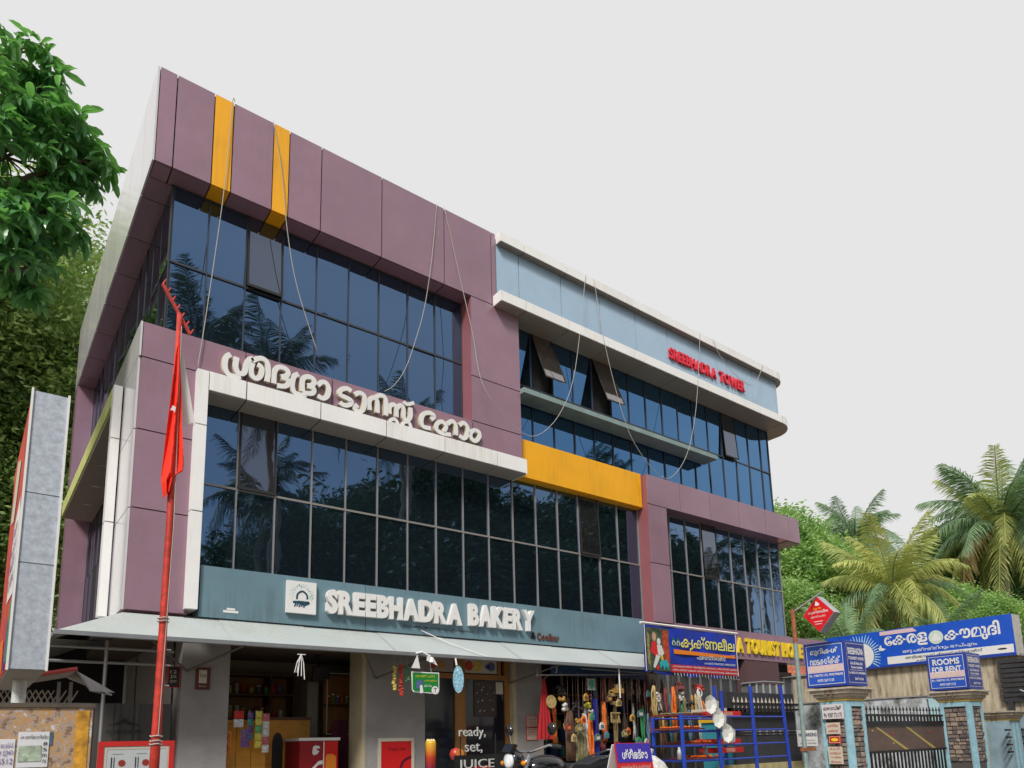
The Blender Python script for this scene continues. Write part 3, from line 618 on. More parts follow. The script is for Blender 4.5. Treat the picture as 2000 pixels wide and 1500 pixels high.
for k in range(5): jar(4.47+.08*k, 1.46, 1.72, .025, .10, JM[(k*3)%6], '%s short bottle from the left on the lower shelf of the glazed wall cabinet' % ORD[k], 'low bottles in the wall cabinet')
boxo_t = thing('pale_cupboard', 'tall narrow cream cupboard between the wall shelf and the glazed cabinet', 'cupboard', (4.25, 1.6, SF)); boxo('cabinet_body', 4.17, 4.34, 1.6, 1.9, SF, 2.5, mat('cream_laminate', (.34,.31,.26), .5), boxo_t); boxo('door', 4.175, 4.335, 1.585, 1.598, SF+.05, 2.48, mat('cream_laminate', (.34,.31,.26), .5), boxo_t)
T = thing('wall_television', 'small black television tilted on a bracket under the bakery ceiling', 'television', (4.1, 1.0, 2.6))
mb = MB(); mb.prism([(-.13,-.1),(.13,-.1),(.13,.1),(-.13,.1)], Fr((4.12,.98,2.58),(1,0,.12),(0,-.35,1)), 0, .04); build('screen_body', mb, BLACK, T); build('bracket', MB().tube([(4.12,1.0,2.62),(4.12,1.15,2.86)], .015), BLACK, T)
T = thing('maroon_curtain', 'dark maroon curtain hanging at the right of the bakery opening', 'curtain', (4.3, .9, SF))
mb = MB()
for k in range(30):
    a = 4.28+.25*k/30; b = 4.28+.25*(k+1)/30; mb.quad((a,.9+.02*math.sin(k*1.3),.8), (b,.9+.02*math.sin(k*1.3+1.3),.8), (b,.9+.02*math.sin(k*1.3+1.3),1.9), (a,.9+.02*math.sin(k*1.3),1.9))
build('cloth', mb, mat('maroon_cloth', (.09,.012,.03), .8), T)
# ---- wall notices
def board(name, label, cat, fr, u0, u1, v0, v1, face, edge, t=.02, fw=.02):
    T = thing(name, label, cat, tuple(fr((u0+u1)/2, v0, 0)))
    plate('board', fr, u0, u1, v0, v1, face, T, .002, t)
    if fw:
        mb = MB()
        for a, b, c, d in ((u0-fw,u1+fw,v1,v1+fw),(u0-fw,u1+fw,v0-fw,v0),(u0-fw,u0,v0,v1),(u1,u1+fw,v0,v1)): mb.prism([(a,c),(b,c),(b,d),(a,d)], fr, .001, t+.01)
        build('frame', mb, edge, T)
    return T
CREAMW = mat('cream_card', (.55,.50,.40), .6); MAROON = mat('maroon_print', (.12,.02,.02), .5)
fw_ = FX(0, .2, 0)
T = board('red_poster_frame', 'red poster in a cream frame on the grey pillar right of the bakery', 'poster', fw_, 4.69, 5.17, .9, 1.57, mat('poster_red', (.60,.008,.01), .45), CREAMW, .01, .045)
mb = MB(); ribbon(mb, [(5.17,1.35),(5.05,1.30),(5.0,1.2),(5.05,1.1),(5.17,1.0)], .018, fw_, .014, .016); build('artwork', mb, mat('dark_red_print', (.12,.0,.02), .5), T); text('print', 'Taste the', fw_, 4.80, 1.44, .28, .05, mat('dark_red_print', (.12,.0,.02), .5), T, lift=.015)
for (u0,u1,v0,v1,lab) in ((2.23,2.38,2.24,2.49,'small maroon framed notice high on the left grey pillar'),):
    T = board('notice', lab, 'notice', fw_, u0, u1, v0, v1, MAROON, MAROON, .008, .008)
    plate('paper', fw_, u0+.03, u1-.03, v0+.07, v1-.02, CREAMW, T, .013); text('print', 'Sree', fw_, u0+.04, v0+.14, .07, .05, MAROON, T, lift=.017); text('print', 'Bakery', fw_, u0+.035, v0+.02, .08, .025, CREAMW, T, lift=.014)
T = board('notice', 'black menu board with white scrawl between the red pole and the left pillar', 'notice', FX(0,.25,0), 1.93, 2.05, 2.26, 2.5, BLACK, RED, .01, .008)
for k in range(3): text('print', ['12','JS','open'][k], FX(0,.25,0), 1.95, 2.42-.06*k, .07, .04, CREAMW, T, lift=.014)
for (v0, v1, lab, tx) in ((1.76,1.94,'upper of two small cream notices with red text on the pillar by the motorcycle',['ഇവിടെ പൂജ','സാധനം','വില്പന','ലഭിക്കും']),(1.55,1.74,'lower of two small cream notices with red text on the pillar by the motorcycle',['മൊത്തം','ചില്ലറ','വിൽപ്പന'])):
    T = board('notice', lab, 'notice', FX(0,.2,0), 7.28, 7.51, v0, v1, mat('pink_card', (.62,.45,.38), .6), RED, .006, .005)
    for k, s_ in enumerate(tx): text('print', s_, FX(0,.2,0), 7.30, v1-.035-.042*k, .19, .028, mat('dark_red_print', (.12,.0,.02), .5), T, lift=.011)
T = board('menu_board', 'low white board in a thick red frame with small brown fruit drawings behind the pole', 'notice board', FX(0,-.6,0), 1.19, 1.80, 1.1, 1.57, mat('board_grey', (.50,.53,.54), .5), RED, .015, .05)
for u in (1.33, 1.55): poly('fruit_drawing', FX(0,-.6,0), circ(u+.03,1.40,.035,8), mat('fruit_brown', (.3,.03,.02), .5), T, .02); plate('print', FX(0,-.6,0), u-.06, u+.04, 1.49, 1.493, BLACK, T, .02); plate('print', FX(0,-.6,0), u-.07, u-.06, 1.35, 1.46, BLACK, T, .02); plate('print', FX(0,-.6,0), u-.045, u-.038, 1.35, 1.46, BLACK, T, .02)
outline('inner_trim', FX(0,-.6,0), 1.2, 1.79, 1.11, 1.56, .02, CREAMW, T, .02)
# ---- juice shop front (wood frames, glass, transom posters)
T = thing('juice_shop_front', 'orange brown wooden shop front with dark glass and posters in the transom', 'shop front', (6.2, .3, SF))
for x0, x1 in ((5.98,6.17),(6.93,7.02)): boxo('jamb', x0, x1, .28, .36, SF, 2.86, WOOD, T)
boxo('transom', 5.40, 6.93-.001, .285, .35, 2.50, 2.58, WOOD, T); boxo('post', 6.80, 6.86, .285, .35, 2.581, 2.86, WOOD, T)
DG = mat('dark_shop_glass', (.012,.016,.02), .08, spec=.6)
boxo('glass_pane', 5.40, 5.979, .31, .32, SF, 2.499, DG, T); boxo('glass_pane', 6.171, 6.929, .31, .32, SF, 2.499, DG, T)
fq = FX(0,.305,0)
plate('poster', fq, 5.45, 5.97, 2.60, 2.83, mat('grey_pink_card', (.35,.30,.28), .5), T)
for u, c in ((5.6, 'red'), (5.75, 'orange')): poly('fruit', fq, circ(u,2.70,.06,10), _M['jar_goods_'+c], T, .008)
plate('poster', fq, 6.08, 6.79, 2.60, 2.83, mat('cream_poster', (.50,.47,.38), .5), T)
for u, r, c in ((6.25,.08,'red'),(6.42,.09,'yellow'),(6.68,.075,'blue'),(6.6,.04,'blue')): poly('fruit', fq, circ(u,2.71,r,10), _M['jar_goods_'+c], T, .008)
plate('poster', fq, 6.34, 6.77, 1.92, 2.49, mat('brown_poster', (.05,.035,.03), .3), T, .008); plate('paper', fq, 6.76, 6.9, 2.28, 2.47, CREAMW, T, .012)
mb = MB()
for k in range(16): u, v = random.uniform(6.37,6.74), random.uniform(2.0,2.44); mb.quad(*[fq(a,b,.014) for a,b in circ(u,v,random.uniform(.006,.018),6)])
build('white_fruit_specks', mb, mat('speck_grey', (.4,.38,.36), .5), T)
mb = MB()
for k in range(24): a = 6.80+.1*k/24; b = 6.80+.1*(k+1)/24; mb.quad((a,.45+.02*math.sin(k*1.5),.8),(b,.45+.02*math.sin(k*1.5+1.5),.8),(b,.45+.02*math.sin(k*1.5+1.5),2.45),(a,.45+.02*math.sin(k*1.5),2.45))
build('maroon_curtain', mb, _M['maroon_cloth'], T)
# ready set juice lettering stand
T = thing('juice_lettering_stand', 'black stand with white handwritten letters reading ready set juice', 'sign', (4.8, -2.0, .4))
boxo('board', 4.52, 5.2, -1.98, -1.95, .6, 1.38, BLACK, T); 
for u in (4.6, 5.1): build('leg', MB().tube([(u,-1.96,.4),(u,-1.96,1.62)], .008), BLACK, T)
fq2 = FX(0,-2.0,0)
text('lettering', 'ready,', fq2, 4.55, 1.56, .37, .14, mat('letter_dull_white', (.5,.5,.48), .6), T, depth=.012, off=-.004)
text('lettering', 'set,', fq2, 4.63, 1.40, .24, .11, mat('letter_dull_white', (.5,.5,.48), .6), T, depth=.012, off=-.004)
text('lettering', 'JUICE', fq2, 4.54, 1.20, .5, .13, mat('letter_dull_white', (.5,.5,.48), .6), T, depth=.012, off=-.004)
plate('print', FX(0,-1.98,0), 4.75, 5.0, 1.22, 1.25, RED, T)
T = thing('juice_glass_model', 'tall model juice glass shading from yellow to red beside the poster pillar', 'display model', (4.35, -1.2, .4))
g1 = mat('juice_gradient', (.7,.05,.02), .25); nt_ = g1.node_tree; pb = nt_.nodes['Principled BSDF']; ge = nt_.nodes.new('ShaderNodeNewGeometry'); sp_ = nt_.nodes.new('ShaderNodeSeparateXYZ'); nt_.links.new(ge.outputs['Position'], sp_.inputs[0]); mr_ = nt_.nodes.new('ShaderNodeMapRange'); mr_.inputs['From Min'].default_value = 1.15; mr_.inputs['From Max'].default_value = 1.6; nt_.links.new(sp_.outputs['Z'], mr_.inputs['Value']); rp_ = nt_.nodes.new('ShaderNodeValToRGB'); nt_.links.new(mr_.outputs[0], rp_.inputs[0]); nt_.links.new(rp_.outputs[0], pb.inputs['Base Color'])
rp_.color_ramp.elements[0].color = (.12,.005,.06,1); rp_.color_ramp.elements[1].color = (.75,.5,.03,1); e_ = rp_.color_ramp.elements.new(.45); e_.color = (.45,.04,.01,1)
build('glass_body', MB().lathe((4.84,-.9,.7), [(.045,0),(.05,.2),(.065,.6),(.07,.83),(.06,.86)], 14), g1, T, smooth=True)
build('stand_foot', MB().lathe((4.84,-.9,.4), [(.12,0),(.12,.04),(.04,.06),(.05,.3)], 12), BLACK, T)
mb = MB()
for k in range(7): a = k*.9; mb.lathe((4.84+.04*math.cos(a),-.9+.04*math.sin(a),1.54), [(.0,0),(.025,.02),(.0,.045)], 6)
build('foam', mb, mat('froth', (.7,.6,.35), .7), T)
T = thing('fruit_model', 'small round model of a halved red fruit beside the juice lettering', 'display model', (5.2,-1.0,.4))
build('fruit_shell', MB().lathe((5.22,-.9,1.38), [(.0,-.09),(.06,-.07),(.085,0),(.06,.06),(0,.085)], 14, 'Z'), _M['jar_goods_red'], T, smooth=True); poly('cut_face', FX(5.22,-1.0,1.38), circ(0,.01,.06,14), mat('cut_orange', (.6,.2,.03), .5), T, .0); build('post', MB().tube([(5.22,-.9,.4),(5.22,-.9,1.3)], .015), BLACK, T)
# hanging signs
T = thing('green_hanging_sign', 'green and white printed sign board hanging from the canopy edge', 'sign', (4.9,-.66,2.2))
fh = FX(0,-.66,0); poly('card', fh, [(4.72,2.20),(4.70,2.23),(4.69,2.47),(5.12,2.47),(5.12,2.22),(5.10,2.18)], WHITEP, T, .0)
poly('print', fh, [(4.74,2.21),(4.71,2.24),(4.71,2.455),(5.105,2.455),(5.105,2.24),(5.07,2.20)], mat('sign_green', (.01,.22,.04), .4), T, .004)
text('print', 'എ വൺ പാൽ', fh, 4.75, 2.39, .3, .045, YL, T, lift=.008); text('print', 'പരിശുദ്ധം', fh, 4.88, 2.34, .2, .03, YL, T, lift=.008); text('print', 'മിൽമ', fh, 4.88, 2.27, .12, .035, WHITEP, T, lift=.008)
poly('blue_print', fh, [(4.76,2.25),(4.85,2.24),(4.86,2.36),(4.77,2.35)], _M['jar_goods_blue'], T, .008)
poly('roundel', fh, circ(5.05,2.23,.055), WHITEP, T, .009); text('print', 'T', fh, 5.025, 2.20, .05, .06, BLACK, T, lift=.012)
for u in (4.8, 5.0): build('hanging_wire', MB().tube([(u,-.66,2.46),(u,-.6,2.70)], .003, 4), ALU, T)
T = thing('blue_oval_sign', 'blue and white oval sign hanging beside the green hanging sign', 'sign', (5.43,-.66,2.2))
poly('board', fh, circ(5.43,2.39,.105,20,.20), BLACK, T, -.004); poly('card', fh, [(a,b) for a,b in circ(5.43,2.39,.09,20,.19)], mat('oval_blue', (.30,.55,.72), .4, var=.5, scale=40), T, .0)
build('strap', MB().tube([(5.42,-.66,2.5),(5.42,-.6,2.71)], .012, 5), WHITEP, T)
for (u, z0, z1, m, lab) in ((4.58,2.24,2.56,'yellow','yellow garland hanging first from the left under the canopy by the grey pillar'),(4.68,2.17,2.59,'red','red garland hanging between the yellow and green garlands'),(4.78,2.36,2.58,'green','short green garland hanging left of the green sign')):
    T = thing('hanging_garland', lab, 'garland', (u,-.4,z1)); mb = MB()
    z = z1
    while z > z0: mb.lathe((u+random.uniform(-.015,.015),-.4+random.uniform(-.015,.015),z-.03), [(0,0),(.028,.012),(.02,.03)], 6); z -= .02
    build('flowers', mb, _M['jar_goods_'+m], T); build('string', MB().tube([(u,-.4,z1-.02),(u,-.4,2.84)], .004, 4), ALU, T)
for pts, lab in (([(4.76,2.69),(4.67,2.51),(4.80,2.51)], 'small white triangular pennant hanging left at the canopy edge'), ([(4.91,2.68),(4.90,2.62),(5.07,2.56),(5.0,2.67)], 'small white folded pennant hanging above the green sign'), ([(4.80,2.29),(4.83,2.29),(4.85,2.19),(4.80,2.18)], 'small white ribbon end hanging in front of the green sign')):
    o = build('pennant', MB().prism(pts, FX(0,-.70,0), 0, .006), WHITEP, None, loc=(pts[0][0],-.7,pts[0][1])); tag(o, lab, 'pennant')
T = thing('white_hanging_roots', 'white twig like hanging ornament under the canopy in front of the bakery', 'ornament', (3.22,-.6,2.6))
mb = MB()
for k in range(5): a = random.uniform(-.06,.06); mb.tube([(3.22,-.6,2.62),(3.22+a,-.6+a*.4,2.52),(3.22+a*1.3,-.6,2.40-.04*(k%3))], .006, 5)
build('strands', mb, WHITEP, T); build('hook', MB().tube([(3.17,-.6,2.62),(3.27,-.6,2.62)], .006, 5), WHITEP, T)

# ---- puja goods shop: rods and goods
STEEL = ALU
T = thing('hanging_rod_frame', 'thin steel rods in front of the puja goods shop for hanging goods', 'rack', (8.5,-.5,2.6))
build('rod', MB().tube([(7.0,-.5,2.52),(9.4,-.5,2.62)], .012, 6), _M['bracket_steel'], T); build('rod', MB().tube([(7.9,-.5,2.66),(12.1,-.5,2.62)], .01, 6), ALU, T); build('rod', MB().tube([(6.97,-.5,2.50),(6.97,-.5,2.69)], .012, 6), _M['bracket_steel'], T)
build('rod', MB().tube([(8.7,-.55,2.70),(8.7,-.55,2.2)], .012, 6), WHITEP, T)
T = thing('red_folded_cloth', 'tall red cloth hanging to a point from the rod beside the two small notices', 'cloth', (7.25,-.3,1.5))
mb = MB(); cols = 16; rows_ = 8
def qc(i, j):
    v = j/rows_; w_ = .04+.30*v**.9; u = (i/cols-.5)*w_; return (7.27+u, -.3+.025*math.sin(i*1.6)*v+.02*v, 2.5-.95*v)
for i in range(cols):
    for j in range(rows_): mb.quad(qc(i,j+1), qc(i+1,j+1), qc(i+1,j), qc(i,j))
build('cloth', mb, mat('deep_red_cloth', (.35,.008,.012), .85), T, smooth=True); build('hook', MB().tube([(7.27,-.3,2.49),(7.27,-.45,2.55)], .005, 4), ALU, T)
GB = [mat('goods_'+n, c, .6, var=.35, scale=25) for n, c in (('brown',(.10,.05,.03)),('straw',(.42,.30,.12)),('maroon',(.16,.03,.03)),('bluegrey',(.08,.14,.22)),('teal',(.04,.12,.14)),('amber',(.40,.22,.04)),('black',(.02,.018,.02)),('white',(.5,.48,.45)),('olive',(.17,.15,.07)),('orange',(.65,.13,.01)),('navy',(.01,.03,.14)),('green',(.03,.25,.10)))]
G = {n: m for n, m in zip(('brown','straw','maroon','bluegrey','teal','amber','black','white','olive','orange','navy','green'), GB)}
def bunch(x, y, z0, z1, r, m, n, name, lab, cat, ball=.03, grp=None):
    T = thing(name, lab, cat, (x, y, z0), grp); mb = MB()
    for k in range(n):
        a = random.uniform(0, 6.28); rr = r*math.sqrt(random.random()); zz = random.uniform(z0+ball, z1-ball)
        mb.lathe((x+rr*math.cos(a), y+rr*math.sin(a)*.6, zz-ball), [(ball*.2,0),(ball,ball*.7),(ball*.9,ball*1.3),(0,ball*2)], 7)
    build('pieces', mb, m, T, smooth=True); build('string', MB().tube([(x,y,z1-ball),(x,y,2.62)], .004, 4), G['brown'], T)
def strand(x, y, z0, z1, w, m, name, lab, cat, n=5, r=.012, grp=None):
    T = thing(name, lab, cat, (x, y, z0), grp); mb = MB()
    for k in range(n):
        u = (k/(max(n-1,1))-.5)*w; p = [(x+u*.4, y, z1)]
        for j in range(1, 5): p.append((x+u+random.uniform(-.012,.012), y+random.uniform(-.02,.02), z1+(z0-z1)*j/4))
        mb.tube(p, r, 5)
    build('strands', mb, m, T, smooth=True); build('string', MB().tube([(x,y,z1),(x,y,min(z1+.2, 2.62))], .004, 4), G['brown'], T)
bunch(7.62,-.3,2.22,2.44,.09,G['black'],22,'dark_bead_bunch','bunch of black ornaments hanging upper left in the goods shop','ornaments')
bunch(7.64,-.3,2.12,2.24,.09,G['amber'],12,'amber_shell_bunch','bunch of amber shells hanging under the black ornaments','ornaments')
o = build('round_woven_fan', MB().lathe((7.38,-.34,2.13), [(.10,0),(.105,.008),(.10,.016)], 20, 'Y'), G['straw'], None, loc=(7.38,-.34,2.13)); tag(o, 'round brown woven fan hanging in front of the red cloth', 'fan')
bunch(7.66,-.3,1.95,2.14,.06,G['white'],8,'conch_shell_bunch','white conch shells hanging below the amber shells','shells',.04)
bunch(7.98,-.25,1.98,2.16,.10,G['black'],18,'dark_bead_bunch','bunch of black ornaments hanging in the middle of the goods shop','ornaments')
bunch(7.98,-.3,1.75,1.9,.08,G['amber'],12,'amber_shell_bunch','cluster of yellow brown shells above the dried reed bundle','ornaments')
bunch(7.98,-.32,1.66,1.76,.08,G['white'],9,'conch_shell_bunch','row of white shells under the cluster of yellow brown shells','shells',.025)
strand(7.78,-.3,1.2,2.0,.16,G['brown'],'root_bundle','bundle of long brown roots hanging behind the motorcycle','bundle',9,.02)
strand(8.0,-.32,1.15,1.68,.22,G['olive'],'dried_reed_bundle','bundle of straight olive dried reeds above the motorcycle seat','bundle',9,.028)
bunch(8.2,-.3,2.02,2.16,.09,mat('lime_yellow', (.45,.42,.03), .4),9,'lime_garland','cluster of yellow green balls hanging above the orange strands','garland',.04)
bunch(8.2,-.28,2.16,2.32,.09,G['maroon'],16,'maroon_bead_bunch','bunch of maroon rings hanging above the yellow green balls','ornaments',.022)
bunch(8.2,-.3,1.94,2.02,.09,G['white'],12,'white_petal_garland','white frill hanging directly under the yellow green balls','garland',.025)
T = thing('green_print_pouch', 'small transparent pouch with a green print at the top of the goods shop', 'pouch', (8.22,-.35,2.35)); plate('pouch', FX(0,-.35,0), 8.14, 8.31, 2.33, 2.52, mat('clear_plastic_grey', (.3,.33,.33), .2), T, 0, .02); poly('print', FX(0,-.35,0), [(8.2,2.36),(8.25,2.34),(8.29,2.42),(8.27,2.5),(8.2,2.49),(8.17,2.44)], G['green'], T, .024)
strand(8.20,-.33,1.15,1.95,.09,G['orange'],'orange_strand_bundle','longest bundle of bright orange strands in the goods shop','garland',8,.018)
strand(8.10,-.3,1.25,1.95,.08,G['white'],'printed_cloth_roll','white and grey printed cloth twisted left of the orange strands','cloth',5,.025)
strand(8.52,-.33,1.5,2.15,.07,G['orange'],'orange_strand_bundle','shorter bundle of orange strands beside the wooden stands','garland',7,.016)
strand(8.50,-.3,1.35,1.6,.08,G['maroon'],'checked_pouch','red and yellow checked pouch hanging below the shorter orange strands','pouch',4,.022)
def wood_stand(x, z, w, h, lab):
    T = thing('wooden_stand', lab, 'wooden stand', (x,-.4,z), 'slatted wooden stands hanging in the goods shop')
    for k in range(2):
        boxo('slat', x-w/2, x+w/2, -.42, -.40, z+.03*k, z+.018+.03*k, G['straw'], T)
    boxo('slat', x-w/2, x+w/2, -.42, -.40, z+h-.02, z+h, G['straw'], T)
    for u in (x-w/2, x+w/2-.02): boxo('upright', u, u+.02, -.399, -.38, z, z+h, G['straw'], T)
    build('hook', MB().tube([(x,-.4,z+h),(x,-.45,z+h+.1)], .004, 4), G['brown'], T)
wood_stand(8.72, 2.10, .19, .17, 'slatted wooden stand in the middle of the hanging column')
wood_stand(8.72, 1.80, .19, .17, 'lowest slatted wooden stand in the hanging column')
wood_stand(8.66, 2.24, .12, .10, 'small slatted wooden stand near the top of the hanging column')
T = thing('toy_wooden_truck', 'small orange brown wooden toy truck hanging top of the goods column', 'toy', (8.78,-.4,2.28)); boxo('bed', 8.68, 8.90, -.45, -.37, 2.29, 2.37, G['amber'], T); boxo('cab', 8.74, 8.86, -.44, -.38, 2.371, 2.44, G['straw'], T); build('hook', MB().tube([(8.8,-.41,2.44),(8.8,-.45,2.62)], .004, 4), G['brown'], T)
for k in range(26):
    x = 8.35+k*.07+random.uniform(-.02,.02); n = random.choice(['maroon','brown','straw','bluegrey','black','maroon','brown'])
    strand(x, -.15-.1*(k%3), random.uniform(2.1,2.3), 2.56, .04, G[n], 'hanging_strand', '%s thin %s strand from the left in the row under the top rod' % (ORD[k], {'bluegrey':'blue grey','straw':'straw coloured'}.get(n, n)), 'beads', 3, .01, 'thin strands hanging from the top rod of the goods shop')
for k in range(36):
    x = 7.95+(k%9)*.235; z = [1.5,1.25,1.75,2.0][k//9]; n = random.choice(['bluegrey','teal','navy','amber','brown','maroon','black','navy'])
    t = thing('boxed_goods', '%s box from the left on the %s shelf inside the goods shop' % (ORD[k%9], ['third','lowest stocked','fourth','top stocked'][k//9]), 'box', (x,.5,z), 'boxes stacked inside the goods shop'); boxo('carton', x-.08, x+.08, .45+.3*random.random(), .95, z, z+random.choice([.14,.2,.24]), G[n], t)
boxt = thing('goods_shelves', 'dark shelving inside the puja goods shop', 'shelf', (9,.9,SF))
for z in (.98,1.23,1.48,1.73,1.98,2.3): boxo('shelf_board', 7.8, 10.1, .45, 1.3, z, z+.018, WOODD, boxt)
boxo('back_board', 7.8, 10.1, 1.3, 1.32, SF, 2.8, G['black'], boxt)
T = thing('blue_shop_header', 'dim blue board with a white letter under the canopy over the goods shop', 'sign', (8.3,.1,2.6)); plate('board', FX(0,.1,0), 7.75, 10.0, 2.60, 2.84, mat('dim_blue', (.02,.08,.22), .5), T, 0, .02); text('print', 'J', FX(0,.1,0), 7.82, 2.64, .06, .12, WHITEP, T, lift=.024)
T = thing('blue_steel_post', 'dark blue square post standing in front of the goods shop', 'post', (8.3,-.35,.4)); boxo('shaft', 8.28, 8.34, -.38, -.32, .41, 2.2, mat('dark_blue_paint', (.012,.02,.20), .5), T); boxo('foot', 8.25, 8.37, -.41, -.29, .4, .41, _M['dark_blue_paint'], T)
T = thing('plastic_stool', 'white plastic stool standing behind the motorcycle seat', 'stool', (7.95,-.7,.4)); boxo('seat', 7.72, 7.98, -.85, -.6, 1.16, 1.19, WHITEP, T)
for u in (7.73, 7.95):
    for v in (-.84, -.63): boxo('leg', u, u+.025, v, v+.025, .4, 1.158, WHITEP, T)
for (x, z, m, lab) in ((9.55,2.2,'white','small white net bag hanging under the shop banner'),(10.2,2.25,'white','pale net bag with red contents hanging right under the shop banner')):
    bunch(x,-.6,z-.1,z+.12,.05,G[m],14,'net_bag',lab,'bag',.03)
bunch(10.15,-.6,2.33,2.52,.10,G['maroon'],16,'red_cloth_bunch','bunch of dark red cloths hanging under the middle of the banner','cloth',.04)
bunch(10.7,-.6,2.33,2.52,.10,mat('scarlet', (.4,.02,.01), .7),16,'red_cloth_bunch','bunch of scarlet cloths hanging under the right part of the banner','cloth',.04)
strand(9.75,-.5,1.25,2.3,.12,G['brown'],'brown_cord_bundle','long bundle of brown cords hanging left of the flame shaped garland','cords',8,.022)
bunch(10.08,-.5,1.9,2.12,.05,G['orange'],18,'orange_tassel','flame orange tassel hanging behind the blue rack','tassel',.025)
strand(10.08,-.5,1.4,1.9,.06,G['amber'],'amber_tassel','amber strands hanging below the flame orange tassel','tassel',6,.016)
bunch(10.5,-.5,2.08,2.2,.12,G['black'],14,'black_pouch_bunch','bunch of black pouches hanging behind the blue rack','pouch',.05)

COLS = ['orange','maroon','white','amber','straw','bluegrey','green','olive','brown','teal']
def cname(n): return {'bluegrey':'blue grey','straw':'straw coloured'}.get(n, n)
spots = [(7.5+.115*k, random.uniform(1.25,1.75), random.uniform(1.85,2.35)) for k in range(22)]
for k, (x, z0, z1) in enumerate(spots):
    n = COLS[(k*7+3) % 10]
    strand(x, -.02-.1*(k%2), z0, z1, random.uniform(.03,.08), G[n], 'hanging_goods', '%s %s hanging bundle from the left in the second row of the goods shop' % (ORD[k], cname(n)), 'bundle', 4, .014, 'bundles in the second row of the goods shop')
for k in range(24):
    x = 7.62+.105*k+random.uniform(-.02,.02); z = random.uniform(1.35,2.25); n = COLS[(k*3+1) % 10]; w_ = random.uniform(.045,.08)
    T = thing('hanging_pouch', '%s small %s pouch from the left among the hanging goods' % (ORD[k], cname(n)), 'pouch', (x,-.42,z), 'small pouches among the hanging goods')
    mb = MB(); mb.prism([(-w_,0),(w_,.01),(w_*1.1,.09),(w_*.3,.13),(-w_*.4,.12),(-w_*1.1,.07)], FX(x,-.42,z), 0, .03); build('pouch', mb, G[n], T, bevel=.006); build('string', MB().tube([(x,-.43,z+.12),(x,-.46,2.6)], .003, 4), G['brown'], T)
    poly('label', FX(x,-.451,z), [(-w_*.6,.03),(w_*.6,.03),(w_*.6,.08),(-w_*.6,.08)], G[COLS[(k*7) % 10]], T, .003)
for k in range(20):
    x = 9.35+.10*k; z0 = random.uniform(1.3,2.0); n = COLS[(k*9+5) % 10]
    strand(x, -.55-.08*(k%3), z0, random.uniform(z0+.25,2.5), random.uniform(.03,.09), G[n], 'hanging_goods', '%s %s bundle from the left hanging under the banner behind the blue rack' % (ORD[k], cname(n)), 'bundle', 4, .015, 'bundles under the banner behind the blue rack')
# ---- banner over the goods shop
T = thing('shop_banner', 'large blue printed banner with yellow Malayalam letters over the goods shop', 'banner', (9.2,-.7,2.65))
fb = FX(0,-.7,0); mb = MB(); nn = 26
def qb(i, j):
    u = 9.18+2.6*i/nn; v = 3.46-.82*j/6 + (.02*math.sin(i*.9) if j == 6 else 0) - (.03*math.sin(math.pi*i/nn) if j > 3 else 0); return fb(u, v, .012*math.sin(i*.7+j))
for i in range(nn):
    for j in range(6): mb.quad(qb(i,j+1), qb(i+1,j+1), qb(i+1,j), qb(i,j))
build('sheet', mb, mat('banner_blue', (.008,.03,.34), .4, var=.4, scale=2.2), T, smooth=True)
build('batten', MB().tube([(9.12,-.7,3.49),(11.85,-.7,3.49)], .022, 6), WHITEP, T)
plate('border', fb, 9.18, 9.20, 2.66, 3.46, WHITEP, T, .022); plate('border', fb, 11.75, 11.77, 2.66, 3.46, WHITEP, T, .022)
plate('picture', fb, 9.22, 9.82, 2.67, 3.42, mat('picture_ground', (.05,.07,.04), .5, var=.8, scale=12), T, .02)
def fig(pts, m, l=.024): poly('painted_shape', fb, pts, m, T, l)
SK = mat('figure_white', (.6,.62,.58), .5); 
fig([(9.68,2.75),(9.80,2.75),(9.79,3.38),(9.66,3.40),(9.62,3.2)], mat('picture_red', (.38,.05,.02), .5, var=.5, scale=15))
fig([(9.24,2.8),(9.30,2.75),(9.30,3.30),(9.24,3.33)], mat('picture_olive', (.25,.22,.07), .5, var=.5, scale=15))
fig([(9.31,3.0),(9.36,3.17),(9.44,3.2),(9.52,3.02),(9.60,2.95),(9.55,2.90),(9.42,2.93)], mat('picture_scarlet', (.6,.02,.02), .5), .026)
fig(circ(9.42,3.26,.055,10,.08), mat('picture_skin', (.5,.3,.2), .5), .028); fig(circ(9.53,3.18,.05,10,.065), SK, .03)
fig([(9.48,3.12),(9.60,3.12),(9.66,2.98),(9.60,2.93),(9.50,2.95)], SK, .028); fig([(9.36,2.74),(9.45,2.95),(9.56,2.93),(9.46,2.78),(9.40,2.71)], SK, .027)
fig([(9.56,2.93),(9.62,2.95),(9.64,2.84),(9.58,2.82)], mat('picture_yellow', (.55,.45,.05), .5), .029)
fig([(9.54,2.70),(9.52,2.82),(9.60,2.86),(9.72,2.86),(9.76,2.80),(9.74,2.69),(9.68,2.76),(9.64,2.68),(9.60,2.77)], mat('picture_teal', (.02,.35,.38), .5), .031)
fig([(9.42,2.71),(9.48,2.78),(9.52,2.74),(9.48,2.68)], _M['picture_scarlet'], .030)
LY = mat('banner_yellow', (.75,.70,.12), .5)
fig(circ(9.93,3.20,.05,8,.09), mat('feather_green', (.01,.1,.08), .5)); fig(circ(10.05,3.20,.05,8,.09), _M['feather_green']); mb = MB()
for u in (9.93,10.05): ribbon(mb, [(u-.03,3.14),(u-.035,3.19),(u,3.22),(u+.035,3.19),(u+.03,3.14)], .008, fb, .028, .030)
build('emblem_stroke', mb, SK, T)
text('print', 'കൃഷ്ണലീല', fb, 10.12, 3.04, 1.58, .31, LY, T, lift=.026, off=.02)
